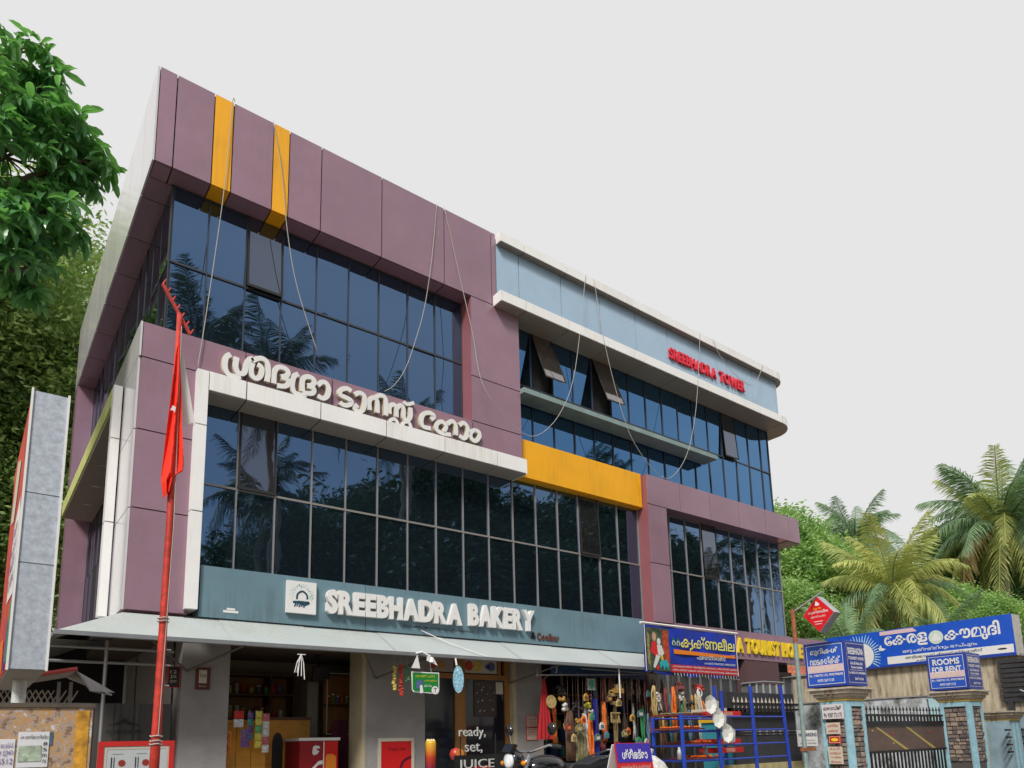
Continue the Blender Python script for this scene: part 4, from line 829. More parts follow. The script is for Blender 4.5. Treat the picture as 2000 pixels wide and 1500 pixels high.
fig([(9.92,2.99),(11.7,2.99),(11.7,3.06),(11.5,3.04),(9.92,3.07)], mat('banner_orange', (.75,.2,.01), .5))
text('print', 'പൂജാസ്റ്റോഴ്സ്', fb, 10.55, 2.90, .85, .11, SK, T, lift=.026, off=.015)
text('print', 'ഫോൺ: 9745372273, 9895373273', fb, 10.75, 2.835, .93, .05, SK, T, lift=.026, off=.02)
plate('strip', fb, 9.83, 11.75, 2.66, 2.80, mat('banner_red', (.5,.02,.03), .5), T, .022)
text('print', 'പൂജാസാധനങ്ങൾ നിലവിളക്ക് കർപ്പൂരം ചന്ദനത്തിരി എണ്ണ', fb, 9.86, 2.745, 1.86, .045, SK, T, lift=.028, off=.02)
text('print', 'വിഗ്രഹങ്ങൾ മാലകൾ വസ്ത്രങ്ങൾ മൊത്തമായും ചില്ലറയായും', fb, 9.86, 2.68, 1.86, .045, SK, T, lift=.028, off=.02)
mb = MB()
for k in range(22): u = 9.9+k*.085; mb.quad(fb(u,2.65,.02), fb(u+.03,2.65,.02), fb(u+.02,2.60-.02*(k%3),.02))
build('fringe', mb, CREAMW, T)

# ---- right shop: shutters, grey panels
T = thing('grey_shutter_panels', 'row of dark grey ribbed shutter panels on the shop right of the banner', 'shutter', (11.5,.25,SF))
for k in range(14): boxo('shutter_panel', 10.52+k*.33, 10.52+k*.33+.29, .24, .26, SF, 2.82, mat('shutter_grey', (.07,.072,.075), .5, var=.15), T)
for k in range(14): boxo('shutter_rib', 10.52+k*.33+.295, 10.52+k*.33+.325, .21, .26, SF, 2.82, mat('shutter_rib_grey', (.2,.2,.2), .5), T)
T = thing('grey_sheet_booth', 'grey sheet metal booth with rounded top behind the blue rack', 'booth', (12.0,-1.0,.4))
for k in range(6): boxo('sheet', 11.45+k*.22, 11.45+k*.22+.205, -1.0, -.98, .4, 2.5, mat('booth_grey', (.13,.135,.14), .45, var=.2), T); boxo('rib', 11.45+k*.22+.206, 11.45+k*.22+.219, -1.03, -.98, .4, 2.5, mat('booth_rib', (.4,.4,.4), .4), T)
build('top_rail', MB().tube([(11.4,-1.02,2.48),(12.1,-1.02,2.54),(12.8,-1.02,2.54)], .018, 6), ALU, T)
T = thing('mauve_wall_end', 'plain mauve painted wall end below the tourist home board', 'wall', (13.5,-.2,.4)); boxo('face', 13.0, 14.2, -.05, .2, .41, 3.1, mat('dull_mauve_wall', (.11,.055,.06), .7), T); boxo('plinth', 12.98, 14.22, -.07, .22, .4, .41, CONC, T)

# ================================================================== STREET OBJECTS
# ---- motorcycle (front towards -X)
MX, MY, MZ = 4.05, -3.5, 0.455
T = thing('motorcycle', 'black motorcycle with round mirrors parked on the forecourt before the goods shop', 'motorcycle', (4.6, MY, MZ))
CHR = mat('chrome', (.6,.6,.62), .15, metal=1.0); TY = mat('tyre_rubber', (.015,.015,.016), .8); BP = mat('gloss_black', (.01,.01,.012), .15, coat=.6)
def wheel(x):
    w = build('wheel', MB().lathe((x,MY-.03,MZ+.3), [(.19,0),(.21,.01),(.21,.05),(.19,.06)], 24, 'Y'), ALU, T)
    mb = MB(); n = 28
    for k in range(n):
        for a in range(8): pass
    ring = []
    for k in range(n+1):
        t = 2*math.pi*k/n; ring.append((x+.25*math.cos(t), MY, MZ+.3+.25*math.sin(t)))
    mb.tube(ring, .05, 8, cap=False); build('tyre', mb, TY, w, smooth=True)
    mb = MB()
    for k in range(10): t = 2*math.pi*k/10; mb.tube([(x,MY,MZ+.3),(x+.2*math.cos(t),MY,MZ+.3+.2*math.sin(t))], .006, 4)
    build('spokes', mb, CHR, w)
wheel(MX); wheel(MX+1.25)
build('fork', MB().tube([(MX,MY-.09,MZ+.3),(MX+.26,MY-.09,MZ+.93)], .022).tube([(MX,MY+.09,MZ+.3),(MX+.26,MY+.09,MZ+.93)], .022), CHR, T)
build('front_fender', MB().prism([(.31*math.cos(t),.31*math.sin(t)) for t in [.4+.24*k for k in range(9)]]+[(.34*math.cos(t),.34*math.sin(t)) for t in [.4+.24*k for k in range(8,-1,-1)]], Fr((MX,MY,MZ+.3),(1,0,0),(0,0,1)), -.06, .06), BP, T)
hb = build('handlebar', MB().tube([(MX+.42,MY-.36,MZ+1.0),(MX+.33,MY-.3,MZ+1.02),(MX+.28,MY-.1,MZ+.96),(MX+.28,MY+.1,MZ+.96),(MX+.33,MY+.3,MZ+1.02),(MX+.42,MY+.36,MZ+1.0)], .012), CHR, T)
for sg in (-1, 1):
    build('grip', MB().tube([(MX+.34,MY+sg*.29,MZ+1.02),(MX+.42,MY+sg*.37,MZ+1.0)], .02), TY, hb)
    build('mirror_stalk', MB().tube([(MX+.32,MY+sg*.26,MZ+1.02),(MX+.34,MY+sg*.32,MZ+1.14)], .006, 5), BLACK, T)
    o = build('mirror', MB().lathe((MX+.34,MY+sg*.33,MZ+1.17), [(.03,-.02),(.06,0),(.06,.012),(.0,.014)], 16, 'X'), BP, T, smooth=True)
    build('mirror_glass', MB().lathe((MX+.355,MY+sg*.33,MZ+1.17), [(.053,0),(.053,.002)], 16, 'X'), mat('mirror_face', (.9,.9,.9), .02, metal=1), o)
build('headlight', MB().lathe((MX+.08,MY,MZ+.88), [(.03,.16),(.09,.12),(.10,.02),(.085,0)][::-1], 18, 'X'), BP, T, smooth=True)
build('headlight_lens', MB().lathe((MX+.075,MY,MZ+.88), [(.0,-.012),(.05,-.008),(.083,.004)], 18, 'X'), mat('lens_glass', (.75,.78,.8), .08), T, smooth=True)
build('visor', MB().prism([(0,0),(.05,.07),(.09,.06),(.05,-.02)], Fr((MX+.05,MY,MZ+.97),(1,0,0),(0,0,1)), -.07, .07), BP, T)
for sg in (-1, 1): build('indicator', MB().lathe((MX+.14,MY+sg*.16,MZ+.86), [(.0,-.03),(.022,-.02),(.025,.02),(0,.03)], 8, 'Y'), mat('amber_lens', (.7,.25,.01), .3), T, smooth=True)
def ell(name, cx_, cy_, cz_, rx, ry, rz, m, n=14, k=8, par=None):
    mb = MB(); prof = []
    base = []
    for j in range(k+1):
        ph = math.pi*j/k-math.pi/2; 
        for i in range(n): t = 2*math.pi*i/n; mb.v.append((cx_+rx*math.cos(ph)*math.cos(t), cy_+ry*math.cos(ph)*math.sin(t), cz_+rz*math.sin(ph)))
    for j in range(k):
        for i in range(n): a = j*n+i; b = j*n+(i+1) % n; mb.f.append((a,b,b+n,a+n))
    return build(name, mb, m, par, smooth=True)
ell('fuel_tank', MX+.52, MY, MZ+.80, .26, .14, .13, BP, par=T)
build('seat', MB().prism([(.72,.78),(.80,.84),(1.0,.83),(1.15,.88),(1.42,.90),(1.45,.86),(1.2,.80),(.95,.74),(.75,.74)], Fr((MX,MY,MZ),(1,0,0),(0,0,1)), -.12, .12), mat('seat_vinyl', (.018,.018,.02), .5), T, bevel=.012)
build('side_cover', MB().prism([(.62,.7),(.95,.72),(.9,.52),(.68,.5)], Fr((MX,MY,MZ),(1,0,0),(0,0,1)), -.13, .13), BP, T)
build('tail_panel', MB().prism([(.95,.74),(1.45,.86),(1.56,.90),(1.58,.84),(1.3,.70),(1.0,.66)], Fr((MX,MY,MZ),(1,0,0),(0,0,1)), -.1, .1), BP, T)
build('grab_rail', MB().tube([(MX+1.15,MY-.13,MZ+.87),(MX+1.5,MY-.13,MZ+.95),(MX+1.6,MY,MZ+.96),(MX+1.5,MY+.13,MZ+.95),(MX+1.15,MY+.13,MZ+.87)], .01), CHR, T)
build('engine', MB().box(MX+.45, MX+.8, MY-.12, MY+.12, MZ+.22, MZ+.5), ALU, T, bevel=.02)
mb = MB()
for k in range(6): mb.box(MX+.48, MX+.68, MY-.1, MY+.1, MZ+.51+.03*k, MZ+.525+.03*k)
build('cooling_fins', mb, ALU, T); build('exhaust', MB().tube([(MX+.45,MY-.1,MZ+.35),(MX+.5,MY-.15,MZ+.2),(MX+1.3,MY-.18,MZ+.3)], [.02,.025,.045]), CHR, T)
build('swing_arm', MB().tube([(MX+.8,MY-.1,MZ+.35),(MX+1.25,MY-.1,MZ+.3)], .02).tube([(MX+.8,MY+.1,MZ+.35),(MX+1.25,MY+.1,MZ+.3)], .02), BLACK, T)
build('rear_fender', MB().prism([(.31*math.cos(t),.31*math.sin(t)) for t in [.2+.24*k for k in range(9)]]+[(.34*math.cos(t),.34*math.sin(t)) for t in [.2+.24*k for k in range(8,-1,-1)]], Fr((MX+1.25,MY,MZ+.3),(1,0,0),(0,0,1)), -.07, .07), BP, T)
for k in range(8): pass
# ---- folding A board
T = thing('folding_sign_board', 'blue and red printed folding A board standing on the forecourt', 'sign board', (5.4,-4.0,.4))
fa = Fr((0,-4.12,.45),(1,0,-.01),(.02,.16,1)); fa.o = Vector((0,-4.12,.45))
plate('front_leaf', fa, 5.06, 5.56, 0, 1.09, mat('board_red', (.55,.02,.03), .45), T, 0, .012); plate('heading', fa, 5.065, 5.555, .90, 1.085, mat('board_blue', (.05,.03,.35), .45), T, .016)
text('print', 'ശ്രീഭദ്രാ', fa, 5.13, .93, .36, .10, WHITEP, T, lift=.02, off=.02); text('print', 'ബേക്കറി & കൂൾബാർ', fa, 5.10, .83, .42, .045, CREAMW, T, lift=.016)
plate('strip', fa, 5.065, 5.555, .70, .80, CREAMW, T, .016); plate('blurred_print', fa, 5.2, 5.5, .715, .785, mat('lilac_print', (.5,.35,.5), .5), T, .02)
for k in range(5):
    for u in (5.09, 5.33): text('print', ['ഊണ് ചായ','പഫ്സ്','ജ്യൂസ്','ഷേക്ക്','കേക്ക്'][k], fa, u, .61-.11*k, .19, .055, CREAMW, T, lift=.016, off=.015)
fb2 = Fr((0,-3.55,.45),(1,0,0),(-.02,-.38,1.05)); plate('rear_leaf', fb2, 5.10, 5.60, 0, 1.08, WHITEP, T, 0, .012)
mb = MB(); mb.quad((5.575,-4.12,.45),(5.60,-3.55,.45),(5.585,-3.94,1.52)); build('side_canvas', mb, mat('faded_pink', (.55,.25,.18), .6, var=.3, scale=8), T)
T = thing('white_sack', 'white printed sack slumped behind the folding A board', 'sack', (6.4,-3.3,.4)); ell('sack_body', 6.35, -3.2, 1.0, .34, .25, .34, mat('sack_print', (.6,.58,.55), .7, var=.35, scale=18), par=T); build('tied_neck', MB().tube([(6.35,-3.2,1.30),(6.37,-3.2,1.40)], [.05,.08]), WHITEP, T)
# ---- blue steel rack
T = thing('blue_display_rack', 'tall blue tubular steel display rack standing before the goods shop', 'rack', (8.4,-3.1,.4))
for (x0, x1, y, zt) in ((7.27,7.25,-3.0,1.82),(7.97,7.90,-3.05,2.18),(8.81,8.77,-3.0,2.21),(9.64,9.52,-3.0,2.24),(7.5,7.5,-2.3,1.8),(9.1,9.05,-2.3,2.2)):
    mb = MB(); n = 1; w_ = .026
    mb.tube([(x0,y,.4),(x1,y,zt)], w_, 8); build('upright', mb, BLUE, T)
for z in (1.22, 1.41, 1.60, 1.78): build('rail', MB().tube([(7.26,-3.0,z),(9.58,-3.0,z+.005)], .014, 6), BLUE, T); build('rail', MB().tube([(7.5,-2.3,z),(9.1,-2.3,z)], .014, 6), BLUE, T)
for z in (1.22, 1.41, 1.60):
    for x in (7.27, 8.0): build('cross_bar', MB().tube([(x,-3.0,z),(x+.2,-2.3,z)], .012, 6), BLUE, T)
for (x, z, m, lab) in ((7.55,1.80,'olive','flat olive cloth lying on the top rail of the blue rack'),(7.5,1.62,'orange','orange red tray on the second rail of the blue rack'),(7.75,1.43,'orange','red orange petal tray on the third rail of the blue rack'),(7.8,1.24,'orange','bright orange petal tray on the lowest rail of the blue rack')):
    o = thing('goods_tray', lab, 'tray', (x,-2.7,z)); mb = MB(); mb.box(x-.24, x+.24, -2.98, -2.5, z, z+.02); build('tray', mb, G['maroon'], o); mb = MB()
    for k in range(60): a, b = x+random.uniform(-.22,.22), random.uniform(-2.97,-2.55); mb.lathe((a,b,z+.02), [(.0,0),(.02,.01),(.0,.03)], 5)
    build('contents', mb, G[m], o, kind='stuff')
for (x, z, c, lab) in ((8.5,1.80,'red','leaning red cylinder above the right bay of the blue rack'),(8.45,1.42,'red','upper red box lying in the right bay of the blue rack'),(8.5,1.30,'red','wide red box lying in the right bay of the blue rack')):
    o = thing('red_goods_box', lab, 'box', (x,-2.7,z)); mb = MB(); mb.box(x-.3, x+.3, -2.8, -2.5, z, z+.07); b_ = build('carton', mb, RED, o); build('label', MB().quad((x-.1,-2.803,z+.01),(x+.1,-2.803,z+.01),(x+.1,-2.803,z+.06),(x-.1,-2.803,z+.06)), mat('faded_pink', (.55,.25,.18), .6), o)
for (x, lab) in ((7.42,'clear plastic bottle left on the lower shelf of the blue rack'),(7.95,'pale plastic jar at the middle upright of the blue rack')):
    o = thing('plastic_bottle', lab, 'bottle', (x,-2.8,1.24)); build('bottle_body', MB().lathe((x,-2.8,1.24), [(.03,0),(.032,.1),(.015,.14)], 10), mat('milky_plastic', (.6,.62,.6), .2), o, smooth=True); build('lid', MB().lathe((x,-2.8,1.38), [(.018,0),(.018,.02)], 8), WHITEP, o)
# plates in plastic hung on the rack
PLT = mat('white_plate', (.72,.72,.68), .25, var=.06, scale=12); PFILM = mat('silver_plastic', (.42,.43,.43), .2, var=.7, scale=55)
for k, (x, z, lab) in enumerate(((7.66,1.93,'top'),(7.80,1.75,'middle'),(7.97,1.56,'bottom'))):
    T = thing('plate_pack', '%s of the three packs of white plates in crinkled plastic hung on the blue rack' % lab, 'plates', (x,-3.12,z), 'packs of white plates on the blue rack')
    mb = MB(); c_ = []
    for j in range(5):
        a = j*2*math.pi/5+.5; c_.append((x+.10+.15*math.cos(a), z-.02+.13*math.sin(a)))
    F0 = FX(0,-3.10,0); mb.prism(c_, F0, 0, .015); build('plastic_wrap', mb, PFILM, T)
    build('plate', MB().lathe((x,-3.125,z), [(.06,-.008),(.11,-.03),(.125,-.035),(.115,-.028),(.06,0),(0,.002)], 8, 'Y'), PLT, T); 
build('x', MB().tube([(0,0,0),(0,0,.01)], .001, 3), ALU, None).hide_render = False
bpy.data.objects.remove(bpy.data.objects['x'])
T = thing('wire_hook_ring', 'white wire ring with a hook holding the packs of plates', 'hook', (7.5,-3.1,2.0)); rg = [(7.50+.05*math.cos(2*math.pi*k/14), -3.12, 2.08+.05*math.sin(2*math.pi*k/14)) for k in range(15)]; build('ring', MB().tube(rg, .005, 5), WHITEP, T); build('hook', MB().tube([(7.50,-3.12,2.03),(7.54,-3.12,1.85)], .012, 5), CREAMW, T)
# ---- compound fence behind the rack
T = thing('spiked_fence', 'dark spiked iron and board fence between the blue rack and the gate pillar', 'fence', (10.6,-2.3,.4))
DKF = mat('dark_fence_board', (.035,.035,.04), .6, var=.2); STN = mat('stained_cream_wall', (.50,.44,.26), .85, col2=(.30,.24,.08), scale=5, streak=5)
for z in (1.55, 1.92, 2.0): build('rail', MB().box(9.3, 11.1, -2.32, -2.28, z, z+.03), BLACK, T)
for k in range(17):
    x = 9.35+k*.105; build('spike', MB().tube([(x,-2.3,1.9),(x,-2.3,2.02),(x,-2.3,2.04),(x,-2.3,2.12)], [.008,.008,.02,.001], 6), mat('spike_cream', (.45,.40,.32), .6), T)
for k in range(6): boxo('board', 9.3+k*.3, 9.3+k*.3+.29, -2.3, -2.27, 1.10, 1.54, DKF, T)
boxo('base_wall', 9.0, 11.15, -2.36, -2.2, .4, 1.10, STN, T); boxo('backing_board', 9.3, 11.15, -2.20, -2.17, 1.6, 2.2, DKF, T)
T = board('no_parking_board', 'white NO PARKING board on the dark fence left of the gate pillar', 'sign', FX(0,-2.6,0), 10.50, 11.08, 1.34, 1.59, WHITEP, WHITEP, .008, 0)
text('print', 'NO PARKING', FX(0,-2.6,0), 10.53, 1.49, .52, .06, mat('print_navy', (.02,.02,.12), .5), T, lift=.014, off=.02); plate('print', FX(0,-2.6,0), 10.6, 11.0, 1.43, 1.435, _M['print_navy'], T, .014); text('print', 'Sreebhadra Tourist Home', FX(0,-2.6,0), 10.56, 1.37, .46, .035, _M['print_navy'], T, lift=.014)
# short pillar behind rack
T = thing('short_blue_pillar', 'short blue and cream pillar with a yellow band seen behind the blue rack', 'pillar', (9.7,-2.1,.4)); PB = mat('faded_blue_plaster', (.30,.50,.58), .8, var=.15, scale=8); YB = mat('yellow_band', (.62,.36,.02), .6)
boxo('shaft', 9.3, 9.7, -2.1, -1.7, .4, 1.74, mat('teal_shutter_leaf', (.03,.22,.28), .5), T); boxo('yellow_band', 9.27, 9.73, -2.13, -1.67, 1.741, 1.80, YB, T); boxo('cap', 9.2, 9.8, -2.2, -1.6, 1.90, 1.95, CREAMW, T); boxo('neck', 9.3, 9.7, -2.1, -1.7, 1.801, 1.899, CREAMW, T)

# ---- gate pillars
STONE = [mat('stone_%d' % k, c, .85, var=.25, scale=14, bump=.5, bscale=35) for k, c in enumerate([(.16,.13,.12),(.26,.20,.16),(.34,.26,.20),(.11,.10,.10),(.22,.17,.15)])]
MORT = mat('stone_mortar', (.09,.08,.075), .95)
def stones(fr, u0, u1, v0, v1, T):
    v = v0
    while v < v1-.03:
        h = random.choice([.055,.07,.085]); h = min(h, v1-v); u = u0; 
        while u < u1-.02:
            w_ = min(random.choice([.07,.1,.14]), u1-u)
            if u1-(u+w_) < .03: w_ = u1-u
            mb = MB(); j = lambda: random.uniform(-.006,.006); a,b,c,d = u+.006, u+w_-.006, v+.005, v+h-.005; t = random.uniform(.012,.03)
            p = [(a+j(),c+j()),(b+j(),c+j()),(b+j(),d+j()),(a+j(),d+j())]; i = 0
            base = [fr(*q,0) for q in p]; mx, my = (a+b)/2, (c+d)/2; top = [fr(mx+(q[0]-mx)*.8, my+(q[1]-my)*.78, t) for q in p]
            mb.v = [tuple(q) for q in base+top]; mb.f = [(4,5,6,7),(0,1,5,4),(1,2,6,5),(2,3,7,6),(3,0,4,7)]
            build('stone', mb, random.choice(STONE), T); u += w_
        v += h
def cornice(x0, x1, y0, y1, z, T, sc=1.0):
    lay = [(.0,.0,.035,YB,'yellow_band'),(.02,.036,.03,CO,'cornice_step'),(.05,.067,.05,CO,'cornice_step'),(.09,.118,.06,CO,'cornice_step'),(.13,.179,.03,CO,'cornice_top')]
    for e, dz, h, m, nm in lay: boxo(nm, x0-e*sc-.02, x1+e*sc+.02, y0-e*sc-.02, y1+e*sc+.02, z+dz*sc, z+(dz+h)*sc, m, T)
    mb = MB(); 
    for k in range(12):
        a = y0-.02+(y1-y0+.04)*(k+.2)/12; mb.box(x0-.03, x0-.021, a, a+(y1-y0)/12*.55, z+.004, z+.03)
        a = x0-.02+(x1-x0+.04)*(k+.2)/12; mb.box(a, a+(x1-x0)/12*.55, y0-.03, y0-.021, z+.004, z+.03)
    build('dentils', mb, mat('pale_yellow_dentil', (.72,.55,.14), .6), T)
    for q in (.35, .55): build('bracket', MB().box(x0-.12*sc, x0-.055*sc, y1-(y1-y0)*q-.02, y1-(y1-y0)*q, z+.07*sc, z+.17*sc), mat('bracket_brown', (.2,.13,.09), .7), T)
CO = mat('cornice_cream', (.58,.52,.43), .8, col2=(.36,.29,.22), scale=9)
def gate_pillar(x0, x1, y0, y1, zt, label, cover=None):
    T = thing('gate_pillar', label, 'pillar', (x0, y0, 0), 'gate pillars')
    boxo('core', x0+.015, x1-.015, y0+.015, y1-.015, .0, zt, MORT, T)
    for (fr, n) in ((FX(0,y0+.014,0), (x0,x1)), (FS(x0+.014,0,0), (-y1,-y0))):
        a, b = n; w_ = .075
        for (u0,u1,v0,v1) in ((a,a+w_,.4,zt-.001),(b-w_,b,.4,zt-.001),(a+w_,b-w_,zt-.09,zt-.001)):
            build('blue_edging', MB().prism([(u0,v0),(u1,v0),(u1,v1),(u0,v1)], fr, 0.0005, .028), PB, T)
            build('blue_edging', MB().prism([(u0+.02,v0+.0),(u1-.02,v0),(u1-.02,v1-.02),(u0+.02,v1-.02)], fr, .0285, .040), PB, T)
        stones(fr, a+w_, b-w_, .95, zt-.09, T)
    cornice(x0, x1, y0, y1, zt, T)
    return T
def room_box(x0, x1, y0, y1, z0, z1, label, left):
    T = thing('sign_box', label, 'sign', (x0, y0, z0), 'blue room signs on the gate pillars')
    build('box', MB().box(x0, x1, y0, y1, z0, z1), NAVY, T, bevel=.006)
    f = FS(x0,0,0); a, b = -y1, -y0; H = z1-z0; Wd = b-a
    plate('face', f, a+.045, b-.045, z0+.045, z1-.045, SIGNBLUE, T, .003); outline('border', f, a+.04, b-.04, z0+.04, z1-.04, .008, WHITEP, T, .006)
    for k, s_ in enumerate(left): text('lettering', s_, f, a+.11-.02*k, z1-.21-.15*k, Wd-.22+.04*k, .12, WHITEP, T, lift=.008, off=.03)
    plate('pale_strip', f, a+.05, b-.05, z0+.235, z0+.355, mat('pale_pink_strip', (.72,.52,.55), .5), T, .006); text('print', '24 HOURS', f, a+.11, z0+.26, Wd-.25, .07, mat('faded_cream_print', (.75,.68,.5), .5), T, lift=.01, off=.01)
    text('print', 'Ph : 9387721175, 9995798098', f, a+.065, z0+.165, Wd-.13, .045, WHITEP, T, lift=.008, off=.02); text('print', '0470 2671133', f, a+.2, z0+.085, .28, .045, WHITEP, T, lift=.008, off=.02)
    f = FX(0,y0,0); a, b = x0, x1; plate('face', f, a+.03, b-.03, z0+.04, z1-.04, mat('sign_dark_blue', (.012,.03,.25), .4), T, .003); outline('border', f, a+.035, b-.035, z0+.045, z1-.045, .006, WHITEP, T, .006)
    for s_, v, h, m_ in (('SREEBHADRA',.50,.11,.07),('TOURIST HOME',.415,.05,.07),('A/c & Non A/c',.335,.05,.12),('Rooms Available',.275,.04,.14),('Ph. 9387721175, 9995798098',.18,.04,.06),('2671133',.09,.04,.22)): text('lettering', s_, f, a+m_, z0+v, (b-a)-2*m_+(.08 if m_==.22 else 0), h, WHITEP, T, lift=.006, off=.03)
    plate('rule', f, a+.1, b-.1, z0+.245, z0+.250, WHITEP, T, .006)
gate_pillar(11.17, 11.66, -3.12, -2.66, 2.04, 'gate pillar left of the iron gate, covered with small paper notices')
room_box(11.10, 11.73, -3.2, -2.5, 2.275, 3.0, 'blue box sign with Malayalam room lettering on top of the left gate pillar', ['മുറികൾ', 'വാടകയ്ക്ക്'])
fp = FS(11.10,0,0)
gate_pillar(15.05, 15.6, -3.43, -2.9, 2.07, 'gate pillar right of the iron gate, faced with bare rubble stone')
room_box(14.95, 15.62, -3.5, -2.8, 2.30, 2.99, 'blue box sign reading ROOMS FOR RENT on top of the right gate pillar', ['ROOMS', 'FOR RENT'])
for (u0,u1,v0,v1,lab,m,tx,tm) in ((2.72,3.08,1.76,1.99,'largest white notice with black Malayalam words high on the left gate pillar',mat('pale_card', (.68,.62,.62), .5),['ലോഡ്ജ്','Ph: 9387 721175'],BLACK),(2.76,3.0,1.52,1.70,'small pale notice with red writing in the middle of the left gate pillar',CREAMW,['പരസ്യം','ചെയ്യരുത്'],mat('print_red', (.5,.05,.05), .5)),(2.79,2.99,1.37,1.49,'small red and yellow sticker under the pale notice on the left gate pillar',RED,['JioFiber'],YL),(2.76,3.0,1.05,1.32,'lowest white notice with red print on the left gate pillar',CREAMW,['കു.വി.','അറിയിപ്പ്','ഇവിടെ','നിരോധനം'],_M.get('print_red') or RED)):
    T = board('paper_notice', lab, 'notice', fp, u0, u1, v0, v1, m, m, .004, 0)
    n = len(tx)
    if tx == ['JioFiber']: poly('emblem', fp, circ((u0+u1)/2,(v0+v1)/2,.06,12,.025), YL, T, .01); outline('trim', fp, u0+.01, u1-.01, v0+.01, v1-.01, .006, CREAMW, T, .01)
    else:
        for k, s_ in enumerate(tx): text('print', s_, fp, u0+.03, v1-(v1-v0)*(k+.85)/n+.005, (u1-u0)-.06, (v1-v0)/n*.62, tm, T, lift=.009, off=.015)
# third pillar and side wall on the right
T = thing('low_gate_pillar', 'low gate pillar with a cream cap and yellow band at the right edge', 'pillar', (16.4,-3.5,0)); boxo('shaft', 16.35, 16.95, -3.6, -3.2, 0, 1.70, mat('side_wall_blue', (.30,.42,.48), .85, var=.2), T); cornice(16.4, 16.9, -3.6, -3.2, 1.70, T, .9)
for u in (16.52, 16.72): build('blue_edging', MB().box(u, u+.05, -3.63, -3.6, .4, 1.66), PB, T)
for k in range(4):
    for x in (16.3, 17.35): build('wall_slot', MB().box(x-.22, x+.0, -3.64, -3.60, 1.50-.14*k, 1.535-.14*k), BLACK, T) if x < 17 else None
T = thing('slotted_compound_wall', 'pale blue compound wall with dark slots and a yellow foot at the right edge', 'wall', (17.5,-3.4,0)); boxo('face', 16.96, 24, -3.5, -3.35, .0, 1.85, mat('side_wall_blue', (.30,.42,.48), .85, var=.2), T)
for k in range(4): build('slot', MB().box(17.15, 17.4, -3.56, -3.5, 1.50-.14*k, 1.54-.14*k), BLACK, T)
boxo('yellow_foot', 17.0, 17.3, -3.53, -3.501, .3, 1.0, mat('mouldy_yellow', (.55,.42,.05), .8, var=.3, scale=8), T)
# ---- iron gate
T = thing('iron_gate', 'brown sheet iron gate with black spikes and yellow stripes between the two tall pillars', 'gate', (13.0,-2.95,.4))
GP = mat('gate_brown_sheet', (.11,.075,.06), .5, var=.25, scale=2); YS = mat('faded_yellow_stripe', (.40,.30,.10), .6)
gx0, gx1 = 11.75, 14.98
for z in (1.82, 1.70, 1.20): build('rail', MB().box(gx0, gx1, -2.97, -2.93, z-.02, z+.02), BLACK, T)
boxo('sheet_panel', gx0, gx1, -2.955, -2.945, 1.221, 1.62, GP, T); boxo('sheet_rail', gx0, gx1, -2.965, -2.935, 1.621, 1.68, BLACK, T)
for k in range(24):
    x = gx0+.07+k*(gx1-gx0-.1)/23.5
    build('spike', MB().tube([(x,-2.95,1.84),(x,-2.95,1.90),(x,-2.95,1.915),(x,-2.95,1.99)], [.008,.008,.022,.001], 5), BLACK, T)
    build('bar', MB().box(x-.035, x+.035, -2.955, -2.945, 1.72, 1.80), BLACK, T); 
    build('bar', MB().box(x-.02, x+.02, -2.96, -2.94, .45, 1.18), BLACK, T)
fg = FX(0,-2.957,0)
for u in (12.3, 13.4): poly('stripe', fg, [(u,1.62),(u+.09,1.62),(u+1.15,1.222),(u+1.0,1.222)] if u+1.15 < gx1 else [(u,1.62),(u+.09,1.62),(gx1,1.3),(gx1,1.23)], YS, T, .001)
for u, v, c in ((12.2,1.56,'y'),(12.9,1.50,'r'),(13.6,1.57,'y'),(14.3,1.52,'r'),(12.9,1.34,'y')): poly('spot', fg, circ(u,v,.04,10,.016), YS if c == 'y' else RED, T, .003)
# ---- walls and long newspaper sign behind the gate
BW = mat('streaked_cream_wall', (.56,.46,.32), .85, col2=(.22,.16,.10), scale=9, streak=7, stops=[(.30,(.14,.10,.07)),(.45,(.42,.34,.24)),(.62,(.58,.50,.37))])
T = thing('streaked_cream_building', 'cream wall with dark rain streaks under the long blue newspaper sign', 'building', (18.95,-3.2,0))
boxo('wall', 19.0, 21, -3.1, 6.0, 0, 3.18, BW, T); build('pipe_hole', MB().lathe((18.99,-.9,2.42), [(.03,0),(.03,.01)], 10, 'X'), BLACK, T); boxo('roof_edge', 18.94, 21.05, -3.15, 6.05, 3.181, 3.24, CONC, T)
T = thing('stained_white_wall', 'low white wall with grey mould stains behind the iron gate', 'wall', (17.6,-2.5,0))
boxo('face', 17.6, 17.75, -1.6, 2.2, 0, 2.33, mat('mouldy_white_plaster', (.52,.55,.58), .9, stops=[(.36,(.10,.10,.08)),(.46,(.34,.36,.36)),(.58,(.56,.60,.64))], var=.1, scale=3.2), T); boxo('coping', 17.57, 17.78, -1.63, 2.23, 2.331, 2.36, CONC, T)
T = thing('pale_blue_wall_end', 'narrow pale blue wall end behind the gate left of the ROOMS FOR RENT box', 'wall', (17.5,-2.4,0)); boxo('face', 17.58, 17.8, -2.4, -1.65, 0, 2.3, mat('pale_blue_plaster', (.42,.62,.66), .85, var=.1), T); boxo('coping', 17.56, 17.82, -2.42, -1.64, 2.301, 2.32, CONC, T)
T = thing('newspaper_billboard', 'long blue newspaper sign with white Malayalam name and sunburst above the cream wall', 'billboard', (18.85,-.9,3.15))
build('box', MB().box(18.86, 19.35, -3.12, 1.36, 3.19, 4.14), mat('box_frame_white', (.5,.48,.44), .6, var=.2, scale=12), T)
f = FS(18.86,0,0)
plate('face', f, -1.36, 3.12, 3.19, 4.14, mat('billboard_blue', (.012,.09,.55), .4, var=.1), T, .004)
